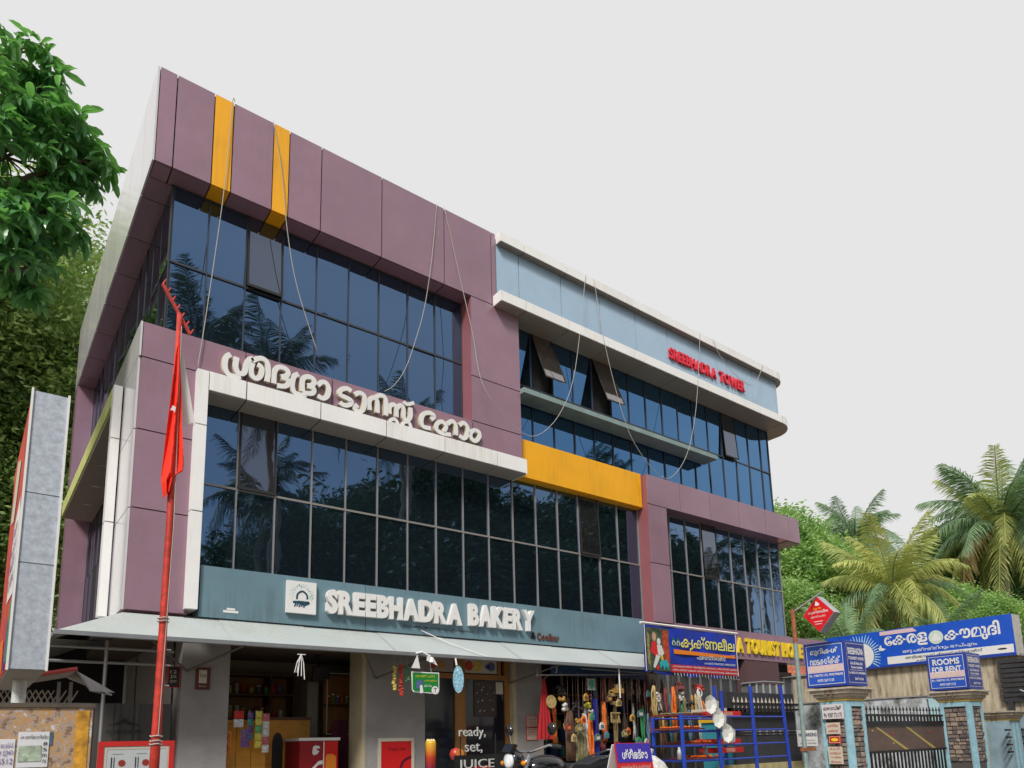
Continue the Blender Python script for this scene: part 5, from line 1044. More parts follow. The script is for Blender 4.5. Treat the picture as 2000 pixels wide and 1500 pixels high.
plate('edge_band', f, -1.36, 3.12, 3.19, 3.24, NAVY, T, .008)
RY = mat('ray_pale_blue', (.5,.78,.85), .5); mb = MB(); cxr, czr = -.42, 3.55
for k in range(40):
    a = 2*math.pi*k/40; r0, r1 = .36, random.uniform(.50,.58); w_ = .014
    c, s_ = math.cos(a), math.sin(a); P_ = [(cxr+r0*c-w_*s_, czr+r0*s_+w_*c), (cxr+r0*c+w_*s_, czr+r0*s_-w_*c), (cxr+r1*c+w_*s_*.4, czr+r1*s_-w_*c*.4), (cxr+r1*c-w_*s_*.4, czr+r1*s_+w_*c*.4)]
    if min(p[1] for p in P_) > 3.2 and max(p[1] for p in P_) < 4.13: mb.quad(*[f(p[0],p[1],.01) for p in P_])
build('sun_rays', mb, RY, T); poly('sun_disc', f, [(u, max(v, 3.2)) for u, v in circ(cxr,czr,.34,28)], WHITEP, T, .009)
poly('white_flag', f, [(.12,4.02),(1.05,4.02),(.95,4.12),(.12,4.12)], mat('pale_pink_strip', (.72,.52,.55), .5), T, .009)
poly('bird', f, [(.05,3.70),(.12,3.78),(.14,3.70),(.24,3.66),(.15,3.62),(.07,3.63)], WHITEP, T, .010)
text('lettering', 'കേരള'.replace('കേ','േക'), f, .22, 3.66, 1.05, .32, WHITEP, T, lift=.01, off=.03); text('lettering', 'കൗമുദി', f, 1.66, 3.62, 1.2, .42, WHITEP, T, lift=.01, off=.03)
poly('roundel', f, circ(1.47,3.81,.17,20), mat('roundel_pale_green', (.60,.70,.60), .5), T, .010); poly('roundel_hill', f, [(1.35,3.72),(1.47,3.92),(1.59,3.72)], WHITEP, T, .013)
text('lettering', 'ഒരു പത്രത്തിനും അപ്പുറം', f, .65, 3.49, 1.7, .11, WHITEP, T, lift=.01, off=.015)
plate('white_strip', f, .25, 3.08, 3.26, 3.45, WHITEP, T, .009); text('print', 'അമ്മഭഗവതി ന്യൂസ് സ്റ്റോഴ്സ്', f, .7, 3.33, 1.75, .10, BLACK, T, lift=.013, off=.01); text('print', 'കല്ലമ്പലം', f, .95, 3.27, .5, .045, BLACK, T, lift=.013); poly('print', f, circ(2.85,3.36,.1,10,.02), BLACK, T, .013)
T = thing('dark_slatted_awning', 'dark slatted awning structure under the right end of the newspaper sign', 'awning', (18.8,-4.2,2.0))
for k in range(9): boxo('slat', 18.9, 19.6, -4.3, -2.7, 2.15+k*.11, 2.15+k*.11+.08, DKF, T)
build('brace', MB().tube([(18.8,-3.1,2.4),(18.8,-3.9,1.9)], .02), ALU, T); boxo('post', 18.9, 19.0, -4.2, -4.1, 0, 2.15, DKF, T); boxo('post', 18.9, 19.0, -2.9, -2.8, 0, 2.15, DKF, T)
# ---- house with the tiled roof
TILE = mat('terracotta_tile', (.36,.10,.05), .8, var=.3, scale=5, rand=.25)
T = thing('tiled_roof_house', 'cream house with a red tiled lean-to roof left of the left gate pillar', 'house', (21,4.5,0))
boxo('wall', 20.5, 27, 6.0, 12, 0, 4.6, mat('house_cream', (.58,.48,.30), .8, var=.1), T); boxo('eave_board', 20.3, 26.4, 4.28, 4.34, 2.95, 3.10, mat('pale_blue_plaster', (.42,.62,.66), .8), T)
for i in range(22):
    for j in range(7):
        x = 20.3+i*.28; y = 4.3+j*.25; z = 3.12+j*.14
        mb = MB(); mb.prism([(x,z),(x+.07,z+.05),(x+.14,z+.06),(x+.21,z+.05),(x+.27,z)], lambda u, v, w: (u, y+w, v+w*.56), 0, .27); build('roof_tile', mb, TILE, T)
boxo('lean_to_wall', 20.5, 26, 4.6, 4.7, 0, 3.0, mat('house_cream', (.58,.48,.30), .8), T)
boxo('window_frame', 21.5, 22.5, 5.96, 5.999, 3.9, 4.5, WOODD, T)
# ---- red diamond sign on the grey pole
T = thing('diamond_sign_pole', 'slim grey green pole with a rusty top and slanting arm holding a red diamond sign', 'pole', (10.02,-3.0,.4))
GGP = mat('grey_green_paint', (.22,.30,.29), .5, var=.2, scale=12)
build('pole', MB().tube([(10.02,-3,.4),(10.03,-3,2.9)], .033, 10), GGP, T); build('rusty_top', MB().tube([(10.03,-3,2.9),(10.03,-3,3.42)], .034, 10), mat('rust', (.28,.10,.04), .8, var=.4, scale=20), T)
build('arm', MB().tube([(10.03,-3,3.38),(10.95,-3,3.80)], .014, 6), ALU, T); build('clamp', MB().box(9.98,10.25,-3.05,-2.95,1.28,1.33), _M['rust'], T)
T = thing('red_diamond_sign', 'red diamond shaped light box with white and yellow print hanging from the slanting arm', 'sign', (10.8,-3,3.1))
dp = [(2.745,3.42),(3.01,3.705),(3.276,3.41),(3.008,3.12)]; fd = FS(10.75,0,0)
build('box', MB().prism(dp, fd, -.2, 0), mat('box_grey', (.35,.35,.37), .5, var=.2), T)
poly('face', fd, [(2.752,3.42),(3.01,3.697),(3.269,3.41),(3.008,3.127)], mat('diamond_red', (.70,.008,.012), .4), T, .004)
poly('emblem', fd, [(2.97,3.56),(2.99,3.63),(3.02,3.60),(3.05,3.57),(3.03,3.55),(2.98,3.55)], WHITEP, T, .008)
text('print', 'Since 1996', fd, 2.94, 3.49, .13, .03, YL, T, lift=.008); text('lettering', 'കൃഷ്ണലീല', fd, 2.84, 3.41, .34, .07, WHITEP, T, lift=.008, off=.01); text('print', 'പൂജാസ്റ്റോഴ്സ്', fd, 2.88, 3.35, .25, .045, WHITEP, T, lift=.008)
for k in range(2): plate('print', fd, 2.93+.02*k, 3.08-.02*k, 3.29-.04*k, 3.30-.04*k, WHITEP, T, .008)
# ---- left sign box
T = thing('upright_sign_box', 'tall grey sheet sign box with a red poster side on a white post', 'sign', (.3,-3.5,1.8))
GAL = mat('galvanised_sheet', (.42,.46,.52), .45, var=.22, scale=26, rand=.04)
zs = [1.99, 2.62, 3.05, 3.70]
for a, b in zip(zs, zs[1:]): boxo('side_sheet', .20, .385, -4.0, -3.99, a+.003, b-.003, GAL, T)
build('box', MB().box(.20, .385, -3.989, -2.35, 1.99, 3.70), mat('box_core_grey', (.35,.33,.30), .7), T)
for x in (.195, .385): build('edge_strip', MB().box(x-.006, x+.006, -4.01, -3.985, 1.985, 3.71), WHITEP, T)
f = FS(.199,0,0); RP = mat('poster_side_red', (.50,.05,.03), .55, var=.35, scale=4)
plate('poster_side', f, 2.36, 3.98, 2.0, 3.69, RP, T, .004)
poly('white_panel', f, [(3.2,2.5),(3.9,2.45),(3.92,2.95),(3.8,3.08),(3.3,3.0)], WHITEP, T, .008)
for k in range(4): text('print', ['ശ്രീഭദ്രാ','ബേക്കറി','BAKERY','COOLBAR'][k], f, 3.3, 2.88-.11*k, .5, .07, mat('poster_purple', (.15,.04,.25), .5), T, lift=.012, off=.02)
for (c, pts) in (('green',[(3.7,2.05),(3.9,2.05),(3.93,2.4),(3.75,2.42)]),('orange',[(2.5,2.05),(3.4,2.02),(3.3,2.25),(2.6,2.3)]),('purple',[(3.5,2.02),(3.7,2.02),(3.7,2.35),(3.55,2.3)]),('white',[(2.6,3.2),(3.1,3.1),(3.4,3.45),(2.9,3.6)])): poly('print', f, pts, {'purple':_M['poster_purple'],'white':CREAMW}.get(c) or G[c], T, .008)
build('post', MB().tube([(.30,-3.3,.4),(.30,-3.3,1.99)], .04, 12), mat('white_steel_post', (.55,.58,.56), .4, var=.2, scale=20), T)
# ---- poster wall bottom left
T = thing('poster_covered_wall', 'low orange and white peeling wall with torn paper posters at the bottom left', 'wall', (-.5,-4.5,0))
PW = mat('peeling_poster_wall', (.5,.4,.3), .9, var=.1, scale=18, bump=.15, bscale=50, stops=[(.33,(.12,.08,.06)),(.42,(.30,.18,.10)),(.47,(.38,.32,.30)),(.53,(.50,.26,.05)),(.58,(.40,.34,.32)),(.66,(.70,.69,.70))])
boxo('wall_face', -3, .575, -4.5, -4.35, 0, 1.745, PW, T); boxo('coping', -3.02, .585, -4.51, -4.34, 1.746, 1.768, mat('mossy_coping', (.10,.08,.06), .95, var=.4), T)
build('yellow_margin', MB().box(.50, .56, -4.504, -4.5005, .4, 1.73), mat('ochre_stain', (.55,.27,.03), .9, var=.5, scale=14), T)
fw2 = FX(0,-4.5,0)
T = board('torn_poster', 'torn white handwritten paper at the far left of the orange wall', 'poster', fw2, .0, .24, 1.43, 1.585, mat('poster_paper', (.66,.66,.68), .7, var=.1), WHITEP, .003, 0)
for k in range(3): text('print', ['ജോലിക്ക്','ആളെ','9847 5512'][k], fw2, .18-.04*k, 1.54-.04*k, .055+.04*k, .028, _M['poster_purple'], T, lift=.009)
T = board('picture_poster', 'picture poster with a pale green photograph beside the torn handwritten paper', 'poster', fw2, .25, .385, 1.44, 1.62, _M['poster_paper'], WHITEP, .004, 0)
text('print', 'കാണ്മാനില്ല', fw2, .26, 1.585, .12, .02, BLACK, T, lift=.009); plate('photo', fw2, .255, .355, 1.47, 1.55, mat('photo_green', (.35,.42,.32), .5, var=.5, scale=25), T, .009); plate('blue_strip', fw2, .387, .40, 1.55, 1.62, G['bluegrey'], T, .004)
for k in range(4): text('print', ['8','5','m','70'][k], fw2, .36, 1.55-.03*k, .018, .018, BLACK, T, lift=.009)
# ---- small red roofed hut
T = thing('red_ridge_hut_roof', 'small tin gable roof with a red verge on thin posts behind the poster wall', 'shelter', (.5,-2.2,.4))
TIN = mat('grey_tin', (.28,.26,.25), .6, var=.2)
mb = MB(); mb.quad((-.35,-2.6,1.90),(.70,-2.5,2.14),(.72,-1.7,2.16),(-.35,-1.7,1.92)); mb.quad((.70,-2.5,2.14),(.78,-2.7,1.97),(1.02,-2.2,2.0),(.72,-1.7,2.16)); 
for k in range(9):
    a = Vector((.70,-2.5,2.14)).lerp(Vector((.72,-1.7,2.16)), k/8); b = Vector((.78,-2.7,1.97)).lerp(Vector((1.04,-1.9,2.0)), k/8); mb.tube([a,b], .008, 4)
build('roof_sheet', mb, TIN, T); build('red_verge', MB().tube([(-.35,-2.62,1.92),(.70,-2.52,2.155)], .018, 6), mat('coral_red', (.55,.07,.06), .6), T)
for x in (.60, .68): build('post', MB().tube([(x,-2.4,.4),(x,-2.4,2.06)], .014, 6), TIN, T)
mb = MB()
for k in range(22): mb.tube([(-.3+k*.04,-2.3,1.6),(-.1+k*.04,-2.3,2.0)], .005, 4, False); mb.tube([(-.1+k*.04,-2.3,1.6),(-.3+k*.04,-2.3,2.0)], .005, 4, False)
o = build('lattice_screen', mb, mat('lattice_grey', (.5,.47,.43), .6), T)
# ---- flag pole
T = thing('party_flag_pole', 'red painted pole with a hanging red flag in front of the building', 'flag pole', (1.0,-4,.4))
RPP = mat('red_pole_paint', (.50,.035,.02), .6, var=.35, scale=18)
build('pole', MB().tube([(.985,-4,.4),(.995,-4,1.75),(1.0,-4,3.0),(.985,-4,4.5)], [.035,.028,.022,.016], 10), RPP, T, smooth=True)
build('pole_head', MB().tube([(.87,-4.0,4.68),(1.065,-3.98,4.38)], .012, 6), RPP, T)
mb = MB()
for k in range(7): t = k/6; p = Vector((.87,-4,4.68)).lerp(Vector((1.065,-3.98,4.38)), t); mb.tube([p, p+Vector((.02,.0,.045))], .005, 4)
build('head_slats', mb, RPP, T)
mb = MB(); nc, nr = 14, 22
prof = [(0,.985,.992),(.08,.968,1.005),(.3,.955,1.022),(.55,.943,1.032),(.75,.937,1.055),(.86,.933,1.062),(.9,.935,1.0),(1.0,.955,.98)]
def fe(v, k):
    for a, b in zip(prof, prof[1:]):
        if a[0] <= v <= b[0]: t = (v-a[0])/(b[0]-a[0]); return a[k]+(b[k]-a[k])*t
    return prof[-1][k]
def qf(i, j):
    v = j/nr; u = i/nc; a, b = fe(v,1), fe(v,2); z = 4.28-1.13*v+(.05*u if v > .8 else 0); return (a+(b-a)*u, -4.0-.02-.03*math.sin(u*11+v*5)*min(1, v*3), z)
for i in range(nc):
    for j in range(nr): mb.quad(qf(i,j+1), qf(i+1,j+1), qf(i+1,j), qf(i,j))
build('red_flag', mb, REDF, T, smooth=True); poly('flag_emblem', FX(0,-4.06,0), [(.952,3.75),(.965,3.79),(.985,3.78),(.98,3.74),(.968,3.755)], WHITEP, T, .0)
build('white_pennant', MB().prism([(1.0,4.38),(1.125,3.75),(1.06,3.69),(1.0,4.0)], FX(0,-3.97,0), 0, .004), mat('white_flag_cloth', (.75,.73,.70), .8), T)
for z in (2.33, 2.35, 1.55, 1.57, 1.60): build('rope_tie', MB().tube([(.995+.035*math.cos(t), -4+.035*math.sin(t), z+.004*math.sin(3*t)) for t in [k*.7 for k in range(10)]], .005, 4), ROPE, T)
for z in (2.05, 2.15, 1.92): build('peg', MB().tube([(.99,-4,z),(1.05,-4.01,z-.004)], .005, 4), ALU, T)
build('halyard', MB().tube([(1.0,-4.02,4.4),(1.02,-4.03,3.0),(1.0,-4.03,1.6)], .003, 4), ROPE, T)
# ---- ropes hanging from the roof
ropes = [([(2.31,-.01,10.28),(2.27,-.03,10.19),(2.22,-.03,8.85),(2.08,-.03,7.0),(2.01,-.03,6.23)], 'light rope hanging from the roof across the first yellow stripe'),
 ([(2.84,-.01,10.28),(2.97,-.03,9.57),(3.08,-.03,8.65),(3.24,-.03,7.85),(3.56,-.03,6.95)], 'rope running down over the second yellow stripe to the dark glazing'),
 ([(5.54,-.01,10.28),(5.43,-.03,9.27),(5.29,-.03,8.33),(5.11,-.03,7.64),(4.94,-.03,7.14),(4.76,-.03,6.83),(4.6,-.03,6.68)], 'white rope curving from the fascia top to the ledge above the Malayalam letters'),
 ([(5.68,-.01,10.28),(5.95,-.03,9.14),(6.11,-.15,8.1),(6.17,-.3,7.2),(6.55,-.3,6.77),(6.99,-.3,6.53),(7.37,-.3,6.62),(7.85,-.3,7.16),(8.27,-.25,8.10),(8.74,-.15,10.24)], 'long looping rope hanging across the mauve column between the two halves'),
 ([(8.95,-.15,10.24),(9.06,-.25,8.86),(9.41,-.3,7.48),(9.78,-.3,6.9),(10.32,-.3,6.53),(10.72,-.3,6.59),(11.23,-.3,7.2),(11.66,-.27,8.33),(12.14,-.15,10.24)], 'looping rope hanging low across the blue tower glazing'),
 ([(12.59,-.15,10.24),(12.75,-.2,9.85),(13.2,-.3,9.45),(13.7,-.3,9.41),(14.1,-.25,9.76),(14.48,-.15,10.24)], 'short looping rope over the red tower lettering')]
for pts, lab in ropes:
    q = [Vector(a) for a in pts]; sm = []
    for i in range(len(q)-1):
        p0, p1, p2, p3 = q[max(i-1,0)], q[i], q[i+1], q[min(i+2,len(q)-1)]
        for k in range(6): t = k/6; sm.append(.5*((2*p1)+(p2-p0)*t+(2*p0-5*p1+4*p2-p3)*t*t+(3*p1-p0-3*p2+p3)*t**3))
    sm.append(q[-1])
    o = build('festoon_rope', MB().tube(sm, .0058, 6), ROPE, None, smooth=True, loc=tuple(sm[0])); tag(o, lab, 'rope', 'ropes hanging from the roof edge')
o = build('overhead_cable', MB().tube([(5.2,-.05,3.14),(5.5,-.3,2.95),(5.95,-.62,2.74)], .006, 5), WHITEP, None, loc=(5.2,-.05,3.1)); tag(o, 'thin white cable lying across the tin canopy below the bakery letters', 'cable')
T = thing('canopy_lamp', 'white bent lamp arm at the canopy edge above the green hanging sign', 'lamp', (4.8,-.62,2.72)); build('arm', MB().tube([(4.78,-.6,2.72),(4.86,-.66,2.74),(4.96,-.7,2.68)], .012, 6), WHITEP, T); build('lamp_shade', MB().lathe((4.98,-.7,2.60), [(.035,0),(.015,.07)], 10), WHITEP, T)

# ================================================================== VEGETATION
def leafmat(name, c1, c2, tr, rough=.45, sc=1.2):
    return mat(name, c1, rough, var=.1, scale=sc, stops=[(.30,c1),(.52,tuple((a+b)/2 for a,b in zip(c1,c2))),(.72,c2)], transl=tr, rand=.18, spec=.35)
LG1 = leafmat('leaf_deep_green', (.04,.10,.045), (.16,.28,.09), (.07,.14,.025))  # this and the yellow green below are lightened to stand for haze
LG2 = leafmat('leaf_yellow_green', (.06,.14,.04), (.26,.37,.11), (.12,.20,.04))
LG3 = leafmat('leaf_glossy_near', (.03,.12,.07), (.16,.34,.11), (.08,.20,.035), .25, 2.5)
LG4 = leafmat('leaf_bright_green', (.05,.13,.02), (.14,.26,.04), (.07,.14,.015))
BARK = mat('bark', (.16,.12,.085), .9, var=.35, scale=5, bump=.6, bscale=20)
PBARK = mat('palm_bark', (.24,.19,.14), .9, var=.25, scale=6, bump=.4)
def arr_obj(name, verts, quads, m, parent=None, smooth=False, kind=None, mats=None, mi=None):
    me = bpy.data.meshes.new(name); nv, nf = len(verts), len(quads)
    me.vertices.add(nv); me.vertices.foreach_set('co', verts.astype(np.float32).ravel())
    me.loops.add(nf*4); me.loops.foreach_set('vertex_index', quads.astype(np.int32).ravel())
    me.polygons.add(nf); me.polygons.foreach_set('loop_start', np.arange(0, nf*4, 4, dtype=np.int32)); me.polygons.foreach_set('loop_total', np.full(nf, 4, dtype=np.int32))
    for q in (mats or [m]): me.materials.append(q)
    if mi is not None: me.polygons.foreach_set('material_index', mi.astype(np.int32))
    me.update(calc_edges=True)
    o = bpy.data.objects.new(name, me); COL.objects.link(o)
    if parent: o.parent = parent
    if kind: o['kind'] = kind
    return o
def leaf_cloud(rng, centres, radii, n_per, size, flat=.6, lobes=None):
    """diamond leaves gathered in many small clumps inside the crown volume; open gaps stay between clumps"""
    V = []; 
    for c, r in zip(centres, radii):
        n = int(n_per*(r[0]*r[1]*r[2])**(2/3)/1.0)
        ncl = max(6, n//28)
        d = rng.normal(size=(ncl, 3)); d /= np.linalg.norm(d, axis=1)[:, None]
        rad = rng.uniform(.45, 1.0, ncl)**.5
        cc = np.array(c) + d*np.array(r)*rad[:, None]; cc += rng.normal(size=cc.shape)*.12*np.array(r)
        k = rng.integers(0, ncl, n); sp = rng.uniform(.12, .30, ncl)*np.mean(r)**.5
        p = cc[k] + rng.normal(size=(n, 3))*sp[k][:, None]*np.array((1, 1, .7))
        a = rng.normal(size=(n, 3)); a[:, 2] *= flat; a /= np.linalg.norm(a, axis=1)[:, None]
        b = np.cross(a, rng.normal(size=(n, 3))*np.array((1, 1, .5))+np.array((0, 0, .6))); b /= np.linalg.norm(b, axis=1)[:, None]+1e-9
        s_ = size*rng.uniform(.6, 1.3, n)[:, None]
        V.append(np.stack([p-a*s_, p+b*s_*.42, p+a*s_, p-b*s_*.42], 1))
    V = np.concatenate(V).reshape(-1, 3); Q = np.arange(len(V)).reshape(-1, 4); return V, Q
def make_tree(seed, h, spread, size, n_per, lm, label, loc, group=None, trunk_h=None, nl=9, trunk_r=.22, lobes=None):
    rng = np.random.default_rng(seed); th = trunk_h or h*.35
    T = thing('broadleaf_tree', label, 'tree', loc, group)
    mb = MB(); top = (rng.uniform(-.3,.3), rng.uniform(-.3,.3), th)
    o = Vector(loc); mb.tube([o, o+Vector((top[0]*.4, top[1]*.4, th*.5)), o+Vector(top)], [trunk_r*1.4, trunk_r, trunk_r*.8], 8)
    build('trunk', mb, BARK, T, smooth=True)
    cs, rs = [], []
    mb = MB()
    for k in range(nl):
        a = 2*math.pi*k/nl + rng.uniform(-.4,.4); rr = spread*rng.uniform(.25,.72) if k else 0; z = th + (h-th)*rng.uniform(.25, .80) if k else h*.84
        c = (rr*math.cos(a), rr*math.sin(a), z); r = spread*rng.uniform(.32,.5)
        cs.append(c); rs.append((r, r, r*.8)); mid = Vector(top).lerp(Vector(c), .5)+Vector((0,0,-.15*r))
        mb.tube([o+Vector(top), o+mid, o+Vector(c)], [trunk_r*.6, trunk_r*.3, .03], 6)
        for j in range(3):
            e = Vector(c)+Vector(rng.normal(size=3))*r*.6; mb.tube([o+mid, o+(mid+e)*.5+Vector((0,0,.1)), o+e], [.05,.03,.012], 4)
    if lobes: cs, rs = lobes
    build('limbs', mb, BARK, T, smooth=True)
    V, Q = leaf_cloud(rng, cs, rs, n_per, size); arr_obj('crown', V, Q, lm, T)
    return T
def place_copy(T, loc, rz, sc, label, group=None):
    c = copy_tree(T); c.location = loc; c.rotation_euler = (0, 0, rz); c.scale = (sc, sc, sc); c['label'] = label
    if group: c['group'] = group
    elif 'group' in c: del c['group']
    return c
# palm fronds
def frond_mesh(name, rng, Lf, droop, m, nleaf=62, lw=.04, ll=.92, lift=.35):
    mb = MB(); N_ = 14; P_ = []; bend = rng.uniform(-.12,.12)
    for k in range(N_+1):
        t = k/N_; P_.append(Vector((Lf*t*(1-.28*droop*t), Lf*bend*t*t, Lf*(lift*t - droop*.8*t*t))))
    mb.tube(P_, [.035*(1-.85*k/N_)+.004 for k in range(N_+1)], 5)
    for k in range(nleaf):
        t = .10+.9*k/nleaf; f = t*N_; i = min(int(f), N_-1); p = P_[i].lerp(P_[i+1], f-i); tg = (P_[i+1]-P_[i]).normalized()
        L_ = ll*math.sin(math.pi*(.18+.78*t))**.7*rng.uniform(.65,1.2)*Lf/3.4
        for sg in (-1, 1):
            d = (tg*.55+Vector((0,sg*.85,0))+Vector((rng.uniform(-.15,.15),0,-.2-.5*droop*rng.uniform(.3,1.5)))).normalized(); d2 = (d+Vector((0,0,-1.1*rng.uniform(.5,1.4)))).normalized()
            w_ = tg*lw*.5; q0, q1, q2 = p, p+d*L_*.5, p+d*L_*.5+d2*L_*.5
            mb.quad(q0-w_*.6, q1-w_, q1+w_, q0+w_*.6); mb.quad(q1-w_, q2, q2+w_*.1, q1+w_)
    me = bpy.data.meshes.new(name); me.from_pydata([tuple(v) for v in mb.v], [], mb.f); me.materials.append(m); return me
rng0 = np.random.default_rng(5)
PG = leafmat('palm_green', (.06,.12,.07), (.20,.29,.15), (.07,.12,.04), .4, .8)  # lightened green stands in for haze over the distant palms
PY = leafmat('palm_yellow_lit_green', (.17,.22,.06), (.46,.46,.14), (.15,.16,.04), .5, .9)  # yellow light on the fronds is put into this colour
PD = leafmat('palm_dry', (.22,.15,.06), (.36,.24,.09), (.08,.05,.02), .7, 1)
FM = {}
PK_ = leafmat('palm_silhouette_green', (.012,.03,.014), (.05,.08,.03), (.01,.02,.005), .4, .8)  # dark silhouette of the mirrored palms is put into the frond colour
for key, m in (('g', PG), ('y', PY), ('d', PD), ('k', PK_)):
    FM[key] = [frond_mesh('frond', rng0, 3.4, dr, m, lift=lf) for dr, lf in ((.35,.5),(.7,.5),(1.05,.45),(1.35,.3),(.5,.5),(.85,.5),(1.2,.45),(1.5,.3))]
def palm(label, loc, h, sc, mix, seed, lean=(0,0), group=None, nf=26, nuts=None, cat='palm'):
    rng = np.random.default_rng(seed); T = thing('coconut_palm', label, cat, loc, group)
    o = Vector(loc); pts = [o+Vector((lean[0]*(k/6)**1.6, lean[1]*(k/6)**1.6, h*k/6)) for k in range(7)]
    build('trunk', MB().tube(pts, [.2,.15,.13,.12,.12,.12,.14], 8), PBARK, T, smooth=True)
    top = pts[-1]-o
    for k in range(nf):
        t = (k+.5)/nf; key = mix[int(rng.integers(0, len(mix)))]
        if t > .8 and 'y' in mix: key = 'y' if rng.random() < .82 else 'd'
        vi = 0 if t < .25 else 1 if t < .5 else 2 if t < .8 else 3
        f = bpy.data.objects.new('frond', FM[key][vi + 4*(k % 2)]); COL.objects.link(f); f.parent = T
        pitch = -(1.15 - 1.5*t + rng.uniform(-.15,.15)); az = k*2.39996+rng.uniform(-.2,.2)
        f.location = top; f.rotation_euler = (rng.uniform(-.25,.25), pitch*.8, az); s_ = sc*rng.uniform(.85,1.1); f.scale = (s_,)*3
    for k in range(6): a = k*1.05; ell('coconut', *(o+top+Vector((.28*math.cos(a),.28*math.sin(a),-.25))), .13, .13, .15, nuts or PY, 8, 5, T)
    build('crown_fibre', MB().lathe(tuple(o+top-Vector((0,0,.35))), [(.12,0),(.24,.2),(.2,.5),(.05,.75)], 8), PD, T, smooth=True)
    return T
palm('tallest coconut palm with pale drooping fronds at the right edge of the photograph', (44.5,5.0,0), 12.4, 1.6, 'gggggy', 1, (.4,-.1), nf=42)
palm('coconut palm with yellow-lit fronds and a visible short trunk above the newspaper sign', (32.5,5.5,0), 7.6, 1.2, 'yyyg', 2, (0,0), nf=34)
palm('coconut palm with dark green fronds rising behind the broad tree next to the building', (40.4,11,0), 12.6, 1.05, 'ggg', 3, (.3,0), nf=26)
palm('young green palm with short trunk just right of the red diamond sign', (27.5,5.2,0), 4.6, .8, 'gg', 4, (0,0), nf=16)
palm('low green palm between the two box signs above the newspaper sign', (31.9,3.9,0), 5.0, .85, 'gg', 6, (0,0), nf=18)
t1 = make_tree(11, 13.6, 4.6, .12, 3800, LG2, 'broad yellow green tree directly right of the tower end', (35.5,11.5,0), trunk_h=3.5, nl=12)
t2 = make_tree(12, 13.2, 5.2, .14, 3600, LG1, 'dark green tree behind the yellow palm', (46.5,14.5,0), trunk_h=3.0, nl=13)
place_copy(t2, (52,6.6,0), 1.1, 1.12, 'dark green broad tree filling the right edge behind the tallest palm')
place_copy(t1, (50,17.5,0), 2.0, .95, 'yellow green tree far back between the building and the yellow palm')
place_copy(t2, (49,8.5,0), 3.0, .86, 'low dark green tree behind the right end of the newspaper sign')
place_copy(t2, (36.5,8.2,0), 4.0, .55, 'small round dark tree left of the yellow palm trunk')
place_copy(t1, (42,6.6,0), .4, .68, 'round dark tree right of the yellow palm trunk')
place_copy(t1, (29.5,9.0,0), .9, .62, 'small bushy tree behind the tourist home board')
t3 = make_tree(13, 3.4, 2.4, .11, 3000, LG4, 'bright green bush at the right edge under the dark awning', (29,-5.0,0), trunk_h=.6, nl=8, trunk_r=.08)
place_copy(t3, (24.6,3.6,0), 1.0, .62, 'leafy bush beside the tiled lean-to roof left of the gate pillar')
place_copy(t3, (34,-6.0,0), 2.1, 1.25, 'large bush behind the bright green bush at the right edge')
place_copy(t1, (58,10,0), 2.6, 1.1, 'pale green broad tree beyond the tallest palm at the right edge')
place_copy(t1, (38,4.6,0), 1.6, .58, 'pale bushy tree under the tallest palm above the newspaper sign')
# far dense trees on the left
LG5 = leafmat('leaf_mixed_green', (.02,.065,.02), (.30,.38,.12), (.12,.19,.04), .45, .9)
t4 = make_tree(14, 15.6, 4.7, .075, 7000, LG5, 'tall dense tree behind the left side of the building', (-.9,11.6,0), trunk_h=4.0, nl=17, trunk_r=.28)
place_copy(t4, (-4.0,13,0), 2.2, 1.02, 'dense tree at the far left behind the sign box')
place_copy(t4, (-1.5,16.5,0), 1.0, .85, 'dark tree low behind the upright sign box')
place_copy(t4, (-2.5,10.0,0), 1.9, .6, 'short dark tree nearest behind the grey sign box')
# near tree with large leaves, top left
rng = np.random.default_rng(21)
NL = Vector((-3.2,1.4,0)); T = thing('large_leaf_tree', 'near tree with large glossy drooping leaves reaching in at the top left', 'tree', tuple(NL))
build('trunk', MB().tube([NL, NL+Vector((.1,0,3)), NL+Vector((.5,-.2,5.4))], [.28,.22,.18], 10), BARK, T, smooth=True)
lm_ = MB(); n = 5; Ls = .27
pr = [(0,.0,0),(.25,.17,.02),(.6,.24,-.02),(.84,.16,-.09),(1.0,.0,-.18)]
for (a, wa, za), (b, wb, zb) in zip(pr, pr[1:]):
    for sg in (1, -1):
        q = [(a*Ls,0,za*Ls),(b*Ls,0,zb*Ls),(b*Ls,sg*wb*Ls*.62,(zb+.07*min(1,wb*4))*Ls),(a*Ls,sg*wa*Ls*.62,(za+.07*min(1,wa*4))*Ls)]
        lm_.quad(*(q if sg > 0 else q[::-1]))
leaf_me = bpy.data.meshes.new('leaf'); leaf_me.from_pydata(lm_.v, [], lm_.f); leaf_me.materials.append(LG3)
lv = np.array(lm_.v); lq = np.array(lm_.f)
tips = []; mb = MB(); root = NL+Vector((.5,-.2,5.4))
lobes = [((-.45,.2,9.0),(.6,.6,.5),48),((.35,.25,8.95),(.55,.5,.32),44),((.62,.2,8.6),(.36,.4,.25),20),((-.1,.3,8.35),(.70,.6,.32),52),((.3,.4,7.85),(.45,.5,.26),34),((-.25,.4,7.5),(.65,.6,.30),52),((.2,.5,7.15),(.35,.4,.2),20),((-.9,.4,6.6),(.8,.7,.5),60),((-1.3,.5,8.2),(.8,.9,1.2),70),((-.15,.15,9.55),(.45,.4,.25),24),((.25,.1,9.4),(.2,.2,.14),7)]
